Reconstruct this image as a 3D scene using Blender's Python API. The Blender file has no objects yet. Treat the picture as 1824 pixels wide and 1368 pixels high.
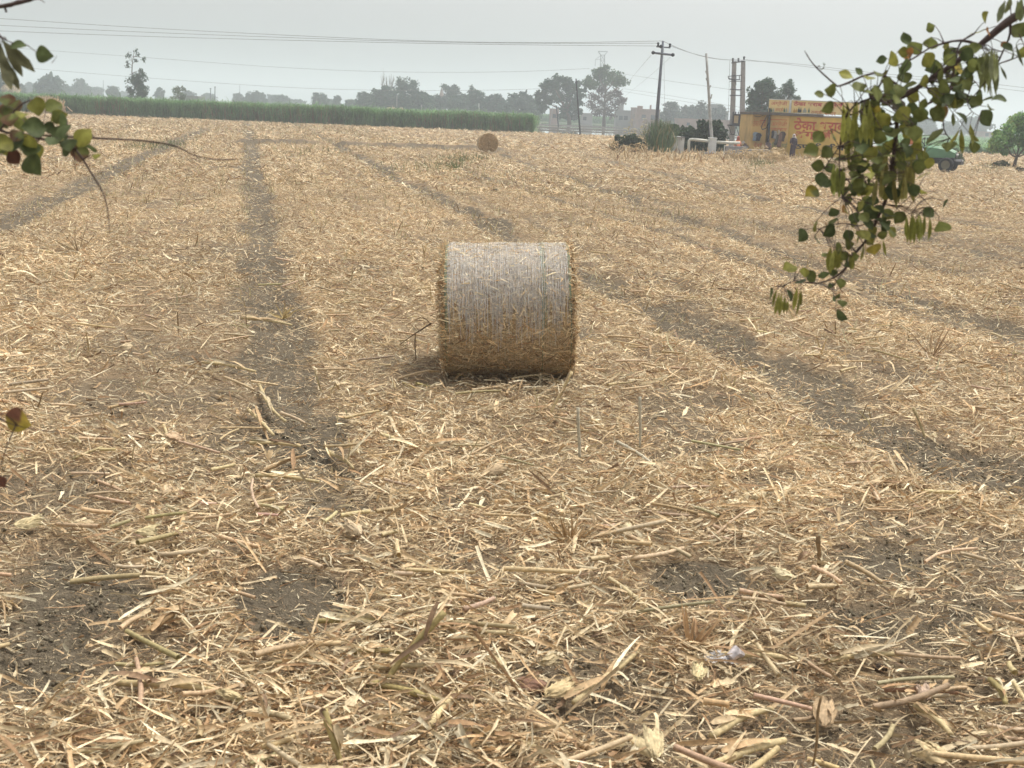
import bpy, math, random
import numpy as np
from mathutils import Vector, Matrix
rad = math.radians
rng = np.random.default_rng(11)
random.seed(5)
SC = bpy.context.scene
COL = SC.collection

# ------------------------------------------------------------------ camera
F, H = 2000.0, 2.4
PIT, ROLL = rad(13.55), rad(2.3)
fw = np.array([0, math.cos(PIT), -math.sin(PIT)])
up0 = np.array([0, math.sin(PIT), math.cos(PIT)])
rt0 = np.array([1.0, 0, 0])
rt = rt0 * math.cos(ROLL) + up0 * math.sin(ROLL)
up = -rt0 * math.sin(ROLL) + up0 * math.cos(ROLL)
EYE = np.array([0, 0, H])
cam = bpy.data.cameras.new('camera')
cam.sensor_width = 36.0
cam.lens = 36.0 * F / 1824
cam.clip_start, cam.clip_end = 0.05, 9000
co = bpy.data.objects.new('camera', cam)
COL.objects.link(co)
M = Matrix.Identity(4)
for i in range(3):
    M[i][0], M[i][1], M[i][2], M[i][3] = rt[i], up[i], -fw[i], EYE[i]
co.matrix_world = M
SC.camera = co
cam.dof.use_dof = True
cam.dof.focus_distance = 13.0
cam.dof.aperture_fstop = 6.5


def ray(px, py):
    return fw + (px - 912) / F * rt + (684 - py) / F * up


def at(px, py, Y):                    # the point at world depth Y seen there in the photograph
    d = ray(px, py)
    return Vector(EYE + d * (Y / d[1]))


def gnd(px, py, z=0.0):
    d = ray(px, py)
    return Vector(EYE + d * ((z - H) / d[2]))


def proj(x, y, z):
    dx, dy, dz = x, y, z - H
    zc = dx * fw[0] + dy * fw[1] + dz * fw[2]
    zc = np.maximum(zc, 0.05)
    xc = dx * rt[0] + dy * rt[1] + dz * rt[2]
    yc = dx * up[0] + dy * up[1] + dz * up[2]
    return 912 + F * xc / zc, 684 - F * yc / zc


# ------------------------------------------------------------------ materials
def nt(name):
    m = bpy.data.materials.new(name)
    m.use_nodes = True
    t = m.node_tree
    return m, t, t.nodes['Principled BSDF'], t.nodes['Material Output']


def mat_plain(name, c, rough=.7, var=.25, scale=6.0, metal=0.0, bump=0.0, spec=.3, c2=None):
    m, t, p, out = nt(name)
    n = t.nodes.new('ShaderNodeTexNoise'); n.inputs['Scale'].default_value = scale
    n.inputs['Detail'].default_value = 6
    tc = t.nodes.new('ShaderNodeTexCoord'); t.links.new(tc.outputs['Object'], n.inputs['Vector'])
    r = t.nodes.new('ShaderNodeValToRGB')
    r.color_ramp.elements[0].position = .3; r.color_ramp.elements[1].position = .7
    a = [x * (1 - var) for x in c] if c2 is None else c2
    r.color_ramp.elements[0].color = (*a, 1)
    r.color_ramp.elements[1].color = (*[min(1, x * (1 + var * .6)) for x in c], 1)
    t.links.new(n.outputs['Fac'], r.inputs['Fac']); t.links.new(r.outputs['Color'], p.inputs['Base Color'])
    p.inputs['Roughness'].default_value = rough; p.inputs['Metallic'].default_value = metal
    p.inputs['Specular IOR Level'].default_value = spec
    if bump:
        b = t.nodes.new('ShaderNodeBump'); b.inputs['Strength'].default_value = bump
        b.inputs['Distance'].default_value = .02
        t.links.new(n.outputs['Fac'], b.inputs['Height']); t.links.new(b.outputs['Normal'], p.inputs['Normal'])
    return m


def mat_attr(name, rough=.6, trans=0.0, nscale=40.0, var=.35, spec=.25, stretch=None):
    m, t, p, out = nt(name)
    a = t.nodes.new('ShaderNodeAttribute'); a.attribute_name = 'col'
    n = t.nodes.new('ShaderNodeTexNoise'); n.inputs['Scale'].default_value = nscale
    n.inputs['Detail'].default_value = 3
    tc = t.nodes.new('ShaderNodeTexCoord')
    t.links.new(tc.outputs['Object'], n.inputs['Vector'])
    mr = t.nodes.new('ShaderNodeMapRange')
    mr.inputs['From Min'].default_value = .3; mr.inputs['From Max'].default_value = .7
    mr.inputs['To Min'].default_value = 1 - var; mr.inputs['To Max'].default_value = 1 + var * .5
    t.links.new(n.outputs['Fac'], mr.inputs['Value'])
    mx = t.nodes.new('ShaderNodeVectorMath'); mx.operation = 'SCALE'
    t.links.new(a.outputs['Color'], mx.inputs[0]); t.links.new(mr.outputs['Result'], mx.inputs['Scale'])
    t.links.new(mx.outputs['Vector'], p.inputs['Base Color'])
    p.inputs['Roughness'].default_value = rough
    p.inputs['Specular IOR Level'].default_value = spec
    if trans:
        tr = t.nodes.new('ShaderNodeBsdfTranslucent'); t.links.new(mx.outputs['Vector'], tr.inputs['Color'])
        ms = t.nodes.new('ShaderNodeMixShader'); ms.inputs[0].default_value = trans
        t.links.new(p.outputs[0], ms.inputs[1]); t.links.new(tr.outputs[0], ms.inputs[2])
        t.links.new(ms.outputs[0], out.inputs['Surface'])
    return m


STRAW = mat_attr('dry_straw', .65, .16, 55, .3)
LEAF = mat_attr('leaf', .5, .38, 3, .25)
BLEAF = mat_attr('branch_leaf', .6, .4, 60, .3, .18)
CANE = mat_attr('cane_leaf', .5, .25, .6, .35)
BARK = mat_plain('bark', (.13, .1, .075), .9, .4, 9, bump=.4)
TWIG = mat_plain('twig_bark', (.085, .06, .055), .85, .35, 60)
STEEL = mat_plain('weathered_steel', (.16, .17, .19), .5, .3, 12, metal=.5)
CONC = mat_plain('grey_concrete', (.33, .33, .34), .9, .2, 5)
POLEM = mat_plain('pole_concrete', (.16, .175, .21), .85, .2, 5)
DARKM = mat_plain('dark_metal', (.05, .055, .065), .55, .3, 10, metal=.4)
WIREM = mat_plain('wire_metal', (.2, .2, .21), .6, .1, 3)
WHITEP = mat_plain('white_plaster', (.66, .68, .68), .85, .18, 2.2)
PIPEM = mat_plain('painted_pipe', (.62, .62, .56), .5, .12, 3)
YELLOW = mat_plain('yellow_paint', (.62, .42, .09), .75, .3, .9)
YELPALE = mat_plain('faded_yellow_paint', (.6, .41, .15), .8, .3, 1.1)
SIGNM = mat_plain('sign_yellow', (.74, .58, .27), .6, .12, 2)
REDP = mat_plain('red_lettering', (.5, .1, .03), .7, .2, 5)
PINKP = mat_plain('pink_red_lettering', (.5, .06, .08), .6, .2, 5)
BLACKP = mat_plain('black_lettering', (.025, .025, .02), .7, .2, 5)
GREENP = mat_plain('green_lettering', (.2, .25, .1), .7, .2, 5)


# ------------------------------------------------------------------ mesh helpers
class MB:
    def __init__(s): s.v = []; s.f = []; s.c = []

    def quadmesh(s, V, Fs, col=(.5, .5, .5)):
        o = len(s.v)
        s.v += [tuple(x) for x in V]; s.f += [tuple(i + o for i in f) for f in Fs]
        s.c += [col] * len(V)

    def tube(s, pts, r, n=6, col=(.5, .5, .5), cap=True):
        pts = [Vector(p) for p in pts]
        rr = r if isinstance(r, (list, tuple)) else [r] * len(pts)
        o = len(s.v); prev = None
        for i, p in enumerate(pts):
            d = (pts[min(i + 1, len(pts) - 1)] - pts[max(i - 1, 0)]).normalized()
            if prev is None:
                a = d.orthogonal().normalized()
            else:
                a = (prev - d * prev.dot(d))
                a = a.normalized() if a.length > 1e-6 else d.orthogonal().normalized()
            prev = a; b = d.cross(a)
            for k in range(n):
                t = 2 * math.pi * k / n
                s.v.append(tuple(p + (a * math.cos(t) + b * math.sin(t)) * rr[i])); s.c.append(col)
        for i in range(len(pts) - 1):
            for k in range(n):
                k2 = (k + 1) % n
                s.f.append((o + i * n + k, o + i * n + k2, o + (i + 1) * n + k2, o + (i + 1) * n + k))
        if cap:
            s.f.append(tuple(o + k for k in range(n))[::-1])
            s.f.append(tuple(o + (len(pts) - 1) * n + k for k in range(n)))

    def box(s, a, b, col=(.5, .5, .5), bev=0.0):
        x0, x1 = sorted((a[0], b[0])); y0, y1 = sorted((a[1], b[1])); z0, z1 = sorted((a[2], b[2]))
        V = [(x, y, z) for z in (z0, z1) for y in (y0, y1) for x in (x0, x1)]
        s.quadmesh(V, [(0, 2, 3, 1), (4, 5, 7, 6), (0, 1, 5, 4), (2, 6, 7, 3), (0, 4, 6, 2), (1, 3, 7, 5)], col)

    def build(s, name, mat, parent=None, smooth=False, bevel=0.0):
        me = bpy.data.meshes.new(name); me.from_pydata(s.v, [], s.f); me.update()
        at_ = me.color_attributes.new('col', 'FLOAT_COLOR', 'POINT')
        at_.data.foreach_set('color', np.column_stack([np.array(s.c, float).reshape(-1, 3), np.ones(len(s.c))]).ravel())
        if smooth: me.polygons.foreach_set('use_smooth', [True] * len(me.polygons))
        o = bpy.data.objects.new(name, me); COL.objects.link(o); me.materials.append(mat)
        if bevel:
            md = o.modifiers.new('bevel', 'BEVEL'); md.width = bevel; md.segments = 2
        link(o, parent)
        return o


def link(o, parent):
    if parent is not None:
        o.parent = parent
        o.matrix_parent_inverse = parent.matrix_basis.inverted()


def np_mesh(name, V, Q, C, mat, parent=None, smooth=False):
    me = bpy.data.meshes.new(name)
    V = np.ascontiguousarray(V, np.float32); Q = np.ascontiguousarray(Q, np.int32)
    k = Q.shape[1]
    me.vertices.add(len(V)); me.vertices.foreach_set('co', V.ravel())
    me.loops.add(Q.size); me.loops.foreach_set('vertex_index', Q.ravel())
    me.polygons.add(len(Q)); me.polygons.foreach_set('loop_start', np.arange(0, Q.size, k, dtype=np.int32))
    if smooth: me.polygons.foreach_set('use_smooth', np.ones(len(Q), bool))
    me.update(calc_edges=True)
    a = me.color_attributes.new('col', 'FLOAT_COLOR', 'POINT')
    a.data.foreach_set('color', np.column_stack([C, np.ones(len(C))]).astype(np.float32).ravel())
    o = bpy.data.objects.new(name, me); COL.objects.link(o); me.materials.append(mat)
    link(o, parent)
    return o


def tag(o, label=None, cat=None, group=None, kind=None):
    if label: o['label'] = label
    if cat: o['category'] = cat
    if group: o['group'] = group
    if kind: o['kind'] = kind
    return o


def thing(name, label, cat, loc, group=None):
    o = bpy.data.objects.new(name, None); COL.objects.link(o); o.location = loc
    o.empty_display_size = .1
    return tag(o, label, cat, group)


def unit(v): return v / np.maximum(np.linalg.norm(v, axis=-1, keepdims=True), 1e-9)


def strips(P, D, N, L, W, bend, twist, R=3, C=2, cup=0.0, prof=None, droop=None):
    """n leaf-like ribbons: centre P, axis D, normal N, length L, width W -> (V, Q)"""
    n = len(P)
    D = unit(D); S = unit(np.cross(D, N)); N = np.cross(S, D)
    t = np.linspace(-1, 1, R); u = np.linspace(-1, 1, C)
    V = np.zeros((n, R, C, 3))
    for i in range(R):
        w = W * (prof[:, i] if prof is not None else 1.0) / 2
        a = twist * t[i]
        Sd = S * np.cos(a)[:, None] + N * np.sin(a)[:, None]
        Nd = N * np.cos(a)[:, None] - S * np.sin(a)[:, None]
        c = P + D * (L * t[i] / 2)[:, None] + N * (bend * (1 - t[i] ** 2))[:, None]
        for j in range(C):
            V[:, i, j] = c + Sd * (w * u[j])[:, None] + Nd * (cup * w * (u[j] ** 2))[:, None]
    idx = np.arange(n * R * C).reshape(n, R, C)
    Q = np.stack([idx[:, :-1, :-1], idx[:, :-1, 1:], idx[:, 1:, 1:], idx[:, 1:, :-1]], -1).reshape(-1, 4)
    return V.reshape(-1, 3), Q


class NB:
    def __init__(s): s.V = []; s.Q = []; s.C = []; s.n = 0

    def add(s, V, Q, C):
        s.V.append(V); s.Q.append(Q + s.n); s.C.append(C); s.n += len(V)

    def build(s, name, mat, parent=None, smooth=False):
        return np_mesh(name, np.concatenate(s.V), np.concatenate(s.Q), np.concatenate(s.C), mat, parent, smooth)


_tab = np.random.default_rng(3).random((256, 256))


def vnoise(x, y, s):
    x = np.asarray(x) / s; y = np.asarray(y) / s
    xi = np.floor(x).astype(int); yi = np.floor(y).astype(int)
    fx = x - xi; fy = y - yi
    fx = fx * fx * (3 - 2 * fx); fy = fy * fy * (3 - 2 * fy)
    g = lambda a, b: _tab[a % 256, b % 256]
    return (g(xi, yi) * (1 - fx) + g(xi + 1, yi) * fx) * (1 - fy) + (g(xi, yi + 1) * (1 - fx) + g(xi + 1, yi + 1) * fx) * fy


def fbm(x, y, s, o=3):
    r = 0; a = .5; tot = 0
    for k in range(o):
        r = r + a * vnoise(x + 17.3 * k, y - 9.1 * k, s); tot += a; a *= .5; s *= .5
    return r / tot


def sstep(a, b, x):
    t = np.clip((x - a) / (b - a), 0, 1)
    return t * t * (3 - 2 * t)


# ------------------------------------------------------------------ the field: bare tracks, dirt patches, straw cover
TR = [((495, 640), (447, 270), .33, .95), ((1270, 605), (642, 282), .28, 1.0), ((0, 398), (250, 283), .42, .9),
      ((1560, 508), (1090, 345), .26, .85), ((1824, 470), (1210, 318), .26, .75), ((1000, 560), (560, 285), .2, .22), ((250, 640), (400, 300), .25, .3)]
TRL = []
for a, b, w, s in TR:
    A, B = gnd(*a), gnd(*b)
    d = (B - A).to_2d().normalized()
    TRL.append((np.array(A[:2]), np.array(d), w, s))
PATCH = [(130, 1065, 170, 75, .95), (20, 1190, 150, 45, .8), (500, 1060, 140, 75, .95), (580, 900, 100, 60, .7), (430, 985, 60, 40, .5),
         (1240, 1035, 95, 40, .95), (1570, 1010, 110, 42, .9), (1620, 1110, 190, 45, .75), (1400, 870, 100, 28, .65), (1760, 840, 120, 45, .75), (1500, 735, 110, 40, .5),
         (240, 715, 170, 40, .6), (850, 1010, 90, 50, .55), (830, 890, 70, 35, .6), (1010, 1090, 130, 40, .4), (540, 1130, 160, 25, .4), (400, 1290, 110, 22, .5),
         (1180, 1160, 90, 20, .3), (330, 560, 90, 40, .4), (1350, 1190, 110, 22, .35), (500, 760, 80, 70, .5), (700, 680, 90, 25, .35), (1090, 640, 100, 30, .4),
         (1760, 700, 120, 30, .4), (1650, 790, 120, 30, .4), (1800, 1010, 60, 40, .5)]


_bp = [gnd(px_, py_) for px_, py_ in ((380, 252), (440, 256), (560, 259), (700, 263), (830, 268), (880, 269), (1000, 274))]
_bx, _by = [p.x for p in _bp], [p.y for p in _bp]


def bund(x, y):      # the low earth step across the field by the far bale
    return np.interp(x, _bx, _by) + (vnoise(x, x * 0, 2.2) - .5) * 1.2


def bundmask(x):
    return (1 - sstep(_bx[4], _bx[6], x)) * sstep(_bx[0], _bx[1], x) * (.35 + .65 * sstep(.35, .5, vnoise(x, x * 0 + 4, 3.0)))


def bare(x, y):
    """0 = thick straw, 1 = bare soil"""
    b = np.zeros_like(x)
    wob = (vnoise(x, y, 1.3) - .5) * .4 + (vnoise(x, y, .33) - .5) * .3
    for A, d, w, s in TRL:
        rx, ry = x - A[0], y - A[1]
        lat = np.abs(rx * d[1] - ry * d[0] + wob)
        ww = w * (1 + .0035 * y)
        m = (1 - sstep(ww * .65, ww * 1.5, lat)) * s * sstep(5.6, 8.0, y) * (.95 + .25 * vnoise(x, y, 2.2))
        if s == 1.0: m = m * (.5 + .65 * sstep(6.6, 8.6, y))
        m = m * (1 - .75 * sstep(62, 95, y) * (vnoise(x, y, 14) > .35))
        b = np.maximum(b, m)
    px, py = proj(x, y, 0 * x)
    for cx, cy, rx, ry, s in PATCH:
        r = np.hypot((px - cx) / rx, (py - cy) / ry) + (fbm(x, y, .5) - .5) * 1.5
        b = np.maximum(b, (1 - sstep(.6, 1.25, r)) * s)
    A, d, w, s = TRL[0]
    lat = (x - A[0]) * d[1] - (y - A[1]) * d[0] + wob * .6
    for o, ww, st in ((-2.1, .22, .45), (-3.3, .3, .4), (1.15, .16, .3), (2.6, .2, .35), (3.9, .2, .3), (5.9, .2, .6), (7.2, .2, .5), (8.5, .25, .75), (9.8, .25, .6), (11.7, .3, .8), (13.4, .3, .6), (15.5, .35, .75), (-7.6, .3, .7), (-10, .35, .6), (-12.4, .35, .7), (-15, .4, .6), (18.5, .4, .7), (22, .4, .7), (26, .5, .6), (30, .5, .6), (-19, .5, .45), (-24, .5, .4)):
        q = (1 - sstep(ww * .5, ww * 1.6, np.abs(lat - o))) * st * sstep(7, 12, y) * sstep(.22, .52, fbm(x + 3 * o, y * .35, 2.6))
        b = np.maximum(b, q)
    row = np.cos(lat * 2 * math.pi / .74)
    b = np.maximum(b, .5 * sstep(.1, .9, row) * sstep(8, 13, y) * sstep(.42, .66, fbm(x + 77, y, 3.5)))
    bl = bund(x, y)
    b = np.maximum(b, .85 * (1 - sstep(.25, .7, np.abs(y - bl - .15))) * bundmask(x))
    # the headland in front keeps a thin cover, many small gaps
    b = np.maximum(b, .6 * sstep(.52, .7, fbm(x + 31, y, .9)))
    return np.clip(b * (.84 + .32 * fbm(x - 20, y + 8, .26, 2)), 0, 1)


def height(x, y):
    h = (fbm(x, y, 1.8) - .5) * .1 * sstep(2, 6, y) + (fbm(x + 5, y, .35, 2) - .5) * .035
    h = h * (1 - sstep(40, 70, y) * .5)
    for A, d, w, s in TRL:
        lat = np.abs((x - A[0]) * d[1] - (y - A[1]) * d[0])
        h = h - .05 * s * (1 - sstep(w * .5, w * 1.6, lat)) * sstep(6, 9, y) * (1 - sstep(90, 140, y))
    A, d, w, s = TRL[0]
    lat = (x - A[0]) * d[1] - (y - A[1]) * d[0]
    h = h - .05 * sstep(.1, 1, np.cos(lat * 2 * math.pi / .74)) * sstep(7, 11, y) * fbm(x + 77, y, 3.0) + .09 * (fbm(x + 11, y * .6, .8) - .5) * sstep(5, 9, y)
    bl = bund(x, y)
    dy = y - bl
    h = h + .3 * sstep(-.1, .25, dy) * (1 - sstep(.6, 3.5, dy)) * bundmask(x)
    return h * (1 - sstep(132, 147, y))


def soilcol(x, y, b):
    n = fbm(x, y, .6)[:, None]
    soil = np.array([.162, .132, .092]) * (.75 + .5 * n) * np.array([1, 1, 1])
    chaff = np.array([.36, .265, .165]) * (.75 + .45 * fbm(x + 9, y, 1.7)[:, None])
    k = (sstep(.85, .25, b) if False else 1 - sstep(.25, .85, b))[:, None]
    return soil * (1 - k) + chaff * k * .9


def ground():
    ys = np.concatenate([[-40, -10, -2], 1.5 * (180 / 1.5) ** np.linspace(0, 1, 560), [190, 230, 320, 500, 900, 1800, 3400]])
    ts = np.linspace(-1, 1, 521)
    ts = np.sign(ts) * np.abs(ts) ** 1.25
    Y, T = np.meshgrid(ys, ts, indexing='ij')
    X = T * (np.maximum(Y, 0) * .75 + 6 + 40 * (Y > 180) + 30 * (Y < 0))
    x, y = X.ravel(), Y.ravel()
    b = bare(x, y)
    z = (height(x, y) + b * ((fbm(x, y, .16, 2) - .5) * .075 - .01) * (1 - sstep(12, 22, y))) * (y > 1)
    c = soilcol(x, y, b)
    far = sstep(150, 175, y)[:, None]
    c = c * (1 - far) + np.array([.09, .12, .06]) * far
    n = len(ts)
    i = np.arange(len(ys) * n).reshape(len(ys), n)
    Q = np.stack([i[:-1, :-1], i[:-1, 1:], i[1:, 1:], i[1:, :-1]], -1).reshape(-1, 4)
    m, t, p, out = nt('field_soil')
    a = t.nodes.new('ShaderNodeAttribute'); a.attribute_name = 'col'
    tc = t.nodes.new('ShaderNodeTexCoord')
    n1 = t.nodes.new('ShaderNodeTexNoise'); n1.inputs['Scale'].default_value = 22; n1.inputs['Detail'].default_value = 9; n1.inputs['Roughness'].default_value = .7
    n2 = t.nodes.new('ShaderNodeTexNoise'); n2.inputs['Scale'].default_value = 90; n2.inputs['Detail'].default_value = 4
    for q in (n1, n2): t.links.new(tc.outputs['Object'], q.inputs['Vector'])
    mr = t.nodes.new('ShaderNodeMapRange'); mr.inputs['From Min'].default_value = .3; mr.inputs['From Max'].default_value = .7
    mr.inputs['To Min'].default_value = .6; mr.inputs['To Max'].default_value = 1.35
    t.links.new(n1.outputs['Fac'], mr.inputs['Value'])
    mx = t.nodes.new('ShaderNodeVectorMath'); mx.operation = 'SCALE'
    t.links.new(a.outputs['Color'], mx.inputs[0]); t.links.new(mr.outputs['Result'], mx.inputs['Scale'])
    t.links.new(mx.outputs['Vector'], p.inputs['Base Color'])
    p.inputs['Roughness'].default_value = .95; p.inputs['Specular IOR Level'].default_value = .15
    ad = t.nodes.new('ShaderNodeMath'); ad.operation = 'ADD'
    t.links.new(n1.outputs['Fac'], ad.inputs[0]); t.links.new(n2.outputs['Fac'], ad.inputs[1])
    bu = t.nodes.new('ShaderNodeBump'); bu.inputs['Strength'].default_value = .9; bu.inputs['Distance'].default_value = .04
    t.links.new(ad.outputs[0], bu.inputs['Height']); t.links.new(bu.outputs['Normal'], p.inputs['Normal'])
    o = np_mesh('ground', np.column_stack([x, y, z]), Q, c, m, smooth=True)
    tag(o, kind='structure')


ground()

PAL = np.array([[.66, .50, .33], [.74, .60, .42], [.55, .385, .235], [.36, .225, .13], [.82, .72, .55], [.63, .50, .34], [.50, .42, .31], [.62, .42, .25], [.25, .165, .11]]) * np.array([.97, .97, .885])
PW = np.array([.18, .17, .14, .11, .14, .11, .06, .04, .05])


def palcol(n, dim=1.0):
    c = PAL[rng.choice(len(PAL), n, p=PW)] * (.72 + .56 * rng.random((n, 1))) * dim
    return c


PADDY_Y = 148.0


def field_mask(x, y):
    return (y < PADDY_Y)


BALE_C = (gnd(900, 664)[0], 10.47)


def litter():
    nb = NB()

    def scatter(n, y0, y1, L, W, ex, R, tilt, lift, cup=0.0, C=2, dim=1.0, soilkeep=.12, rise=.0):
        # area-uniform in y weighted by ex
        u = rng.random(n)
        e = ex
        y = ((y0 ** e) * (1 - u) + (y1 ** e) * u) ** (1 / e) if abs(e) > 1e-3 else y0 * (y1 / y0) ** u
        x = (rng.random(n) * 2 - 1) * (y * .5 + 1.2)
        b = bare(x, y)
        A0, d0, _w, _s = TRL[0]
        lat = (x - A0[0]) * d0[1] - (y - A0[1]) * d0[0]; alo = (x - A0[0]) * d0[0] + (y - A0[1]) * d0[1]
        band = fbm(lat + 40, alo * .1, .9, 2)
        clump = (.55 + .9 * fbm(x + 50, y, .7)) * (.62 + .76 * band)
        keep = rng.random(n) < np.maximum((1 - b) ** 1.35 * clump, soilkeep)
        keep &= field_mask(x, y)
        inb = (np.abs(x - BALE_C[0]) < .56) & (np.abs(y - BALE_C[1]) < .3)
        keep &= ~inb
        x, y, b = x[keep], y[keep], b[keep]
        n = len(x)
        yaw = rng.random(n) * 2 * math.pi
        th = np.where(rng.random(n) < .5, rng.normal(0, .6, n) + np.where(rng.random(n) < .5, 0, math.pi), yaw)
        pit = rng.normal(0, 1, n) * tilt
        D = np.column_stack([np.cos(th) * np.cos(pit), np.sin(th) * np.cos(pit), np.sin(pit)])
        N = unit(np.column_stack([rng.normal(0, .75, n), rng.normal(0, .75, n), np.ones(n)]))
        l = L[0] + (L[1] - L[0]) * rng.random(n) ** 2.0
        w = W[0] + (W[1] - W[0]) * rng.random(n) ** 1.7
        thick = lift * (1 - b) * rng.random(n) * (.5 + 1.0 * fbm(x + 70, y, .8))
        z = height(x, y) + .006 + thick + np.abs(np.sin(pit)) * l * .5 * .8
        P = np.column_stack([x, y, z])
        prof = .45 + .55 * rng.random((n, R))
        k = rng.random(n) < .4
        prof[k, -1] = .1
        V, Q = strips(P, D, N, l, w, np.where(rng.random(n) < .15, rng.normal(0, .24, n), rng.normal(0, .05, n)) * l, rng.normal(0, .6, n), R, C, cup, prof)
        c = palcol(n, dim) * (.86 + .3 * fbm(x, y, 2.5)[:, None]) * (.84 + .32 * band[keep][:, None])
        nb.add(V, Q, np.repeat(c, R * C, 0))

    # near headland: fine chaff, shreds, broad leaves and husk pieces
    scatter(110000, 3.0, 7.5, (.01, .05), (.002, .007), 1.2, 2, .4, .03, soilkeep=.3)
    scatter(90000, 3.0, 7.5, (.03, .13), (.003, .011), 1.3, 4, .33, .06, soilkeep=.1)
    scatter(15000, 3.0, 7.5, (.06, .2), (.007, .02), 1.3, 5, .3, .07, .4, 3, soilkeep=.04)
    scatter(2300, 3.0, 7.0, (.1, .3), (.009, .026), 1.3, 6, .26, .08, .45, 3, soilkeep=.03)
    scatter(2300, 3.0, 5.0, (.12, .4), (.009, .028), 1.0, 7, .25, .1, .45, 3, soilkeep=.03)
    scatter(1800, 3.0, 9.0, (.05, .15), (.02, .05), 1.4, 6, .35, .06, .8, 3, 1.12, .03)
    # middle
    scatter(140000, 7.0, 16, (.02, .08), (.004, .010), 1.2, 2, .38, .04, soilkeep=.4)
    scatter(120000, 7.0, 16, (.04, .16), (.005, .014), 1.2, 4, .34, .07, soilkeep=.16)
    scatter(9000, 6.5, 18, (.1, .3), (.012, .036), 1.3, 5, .3, .08, .4, 3, 1.05, .03)
    scatter(170000, 15, 36, (.05, .19), (.008, .022), 1.0, 3, .34, .09, soilkeep=.13)
    scatter(120000, 15, 36, (.04, .15), (.009, .02), 1.0, 2, .38, .07, soilkeep=.3)
    scatter(160000, 34, 80, (.1, .34), (.022, .055), .9, 2, .34, .12, soilkeep=.1)
    scatter(80000, 76, 148, (.22, .6), (.045, .11), 1.2, 2, .3, .13, soilkeep=.15)

    # broken stalk pieces, round in section
    def stalks(n, y0, y1, L, r, soilkeep):
        u = rng.random(n); y = np.sqrt(y0 ** 2 * (1 - u) + y1 ** 2 * u) if y1 > 9 else y0 + (y1 - y0) * u
        x = (rng.random(n) * 2 - 1) * (y * .5 + 1)
        b = bare(x, y)
        k = rng.random(n) < np.maximum(1 - b, soilkeep)
        k &= ~((np.abs(x - BALE_C[0]) < .6) & (np.abs(y - BALE_C[1]) < .4))
        x, y = x[k], y[k]; n = len(x)
        th = np.where(rng.random(n) < .55, rng.normal(0, .5, n), rng.random(n) * math.pi)
        pit = rng.normal(0, .12, n)
        D = np.column_stack([np.cos(th) * np.cos(pit), np.sin(th) * np.cos(pit), np.sin(pit)])
        l = L[0] + (L[1] - L[0]) * rng.random(n) ** 1.6
        rr = r[0] + (r[1] - r[0]) * rng.random(n)
        z = height(x, y) + .03 + np.abs(np.sin(pit)) * l * .5 + .05 * rng.random(n)
        P = np.column_stack([x, y, z])
        S = unit(np.cross(D, [0, 0, 1.])); T = np.cross(S, D)
        R, K = 4, 6
        V = np.zeros((n, R, K, 3)); bend = rng.normal(0, .05, n) * l
        for i in range(R):
            t = -1 + 2 * i / (R - 1)
            c = P + D * (l * t / 2)[:, None] + S * (bend * (1 - t * t))[:, None]
            q = rr * (1.15 - .2 * i / (R - 1))
            for j in range(K):
                a = 2 * math.pi * j / K
                V[:, i, j] = c + S * (q * math.cos(a))[:, None] + T * (q * math.sin(a))[:, None]
        idx = np.arange(n * R * K).reshape(n, R, K)
        j2 = np.roll(idx, -1, 2)
        Q = np.stack([idx[:, :-1], j2[:, :-1], j2[:, 1:], idx[:, 1:]], -1).reshape(-1, 4)
        c = np.array([[.6, .46, .28]]) * (.7 + .5 * rng.random((n, 1))) * np.array([1, 1, 1]) + rng.normal(0, .02, (n, 3))
        nb.add(V.reshape(-1, 3), Q, np.repeat(np.clip(c, .05, .9), R * K, 0))
    stalks(330, 3, 6.5, (.1, .42), (.007, .013), .1)
    stalks(800, 6, 16, (.1, .4), (.006, .012), .1)
    stalks(700, 15, 40, (.15, .5), (.008, .014), .1)

    # standing stubble along the old plant rows
    def stub(n, y0, y1, hh, spread):
        A, d, w, s = TRL[0]
        sd = np.array([d[1], -d[0]])
        u = y0 + (y1 - y0) * rng.random(n) ** .8
        row = rng.choice(np.arange(-14, 16), n) * .74 + .42 + rng.normal(0, spread, n)
        q = A[None] + d[None] * ((u - A[1]) / d[1])[:, None] + sd[None] * row[:, None]
        x, y = q[:, 0], q[:, 1]
        k = (y > 5) & (y < 140) & (rng.random(n) < .25 + .9 * (fbm(x, y, 3) > .5)) & (np.abs(x) < y * .55 + 1)
        k &= ~((np.abs(x - BALE_C[0]) < .7) & (np.abs(y - BALE_C[1]) < .7))
        x, y = x[k], y[k]; n = len(x)
        h = hh[0] + (hh[1] - hh[0]) * rng.random(n) ** 1.5
        D = unit(np.column_stack([rng.normal(0, .35, n), rng.normal(0, .35, n), np.ones(n)]))
        P = np.column_stack([x, y, height(x, y)]) + D * (h / 2)[:, None]
        N = unit(np.column_stack([rng.normal(0, 1, n), rng.normal(-.6, 1, n), np.zeros(n)]))
        V, Q = strips(P, D, N, h, .006 + .012 * rng.random(n) + y * .0003, h * rng.normal(0, .12, n), rng.normal(0, .5, n), 3, 2, 0, np.tile([1., .9, .5], (n, 1)))
        c = palcol(n, .82) * np.array([.95, 1, .9])
        nb.add(V, Q, np.repeat(c, 6, 0))
    stub(5200, 7, 45, (.08, .26), .09)
    stub(6000, 40, 140, (.12, .4), .12)
    # rank dry stalks in front of the bushes and the shop
    n = 900
    px = 1085 + (1440 - 1085) * rng.random(n); py = 272 + 18 * rng.random(n) ** 1.3 + (px - 1085) * .014
    G = np.array([gnd(a, b) for a, b in zip(px, py)])
    h = .15 + .6 * rng.random(n) ** 2.4
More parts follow.
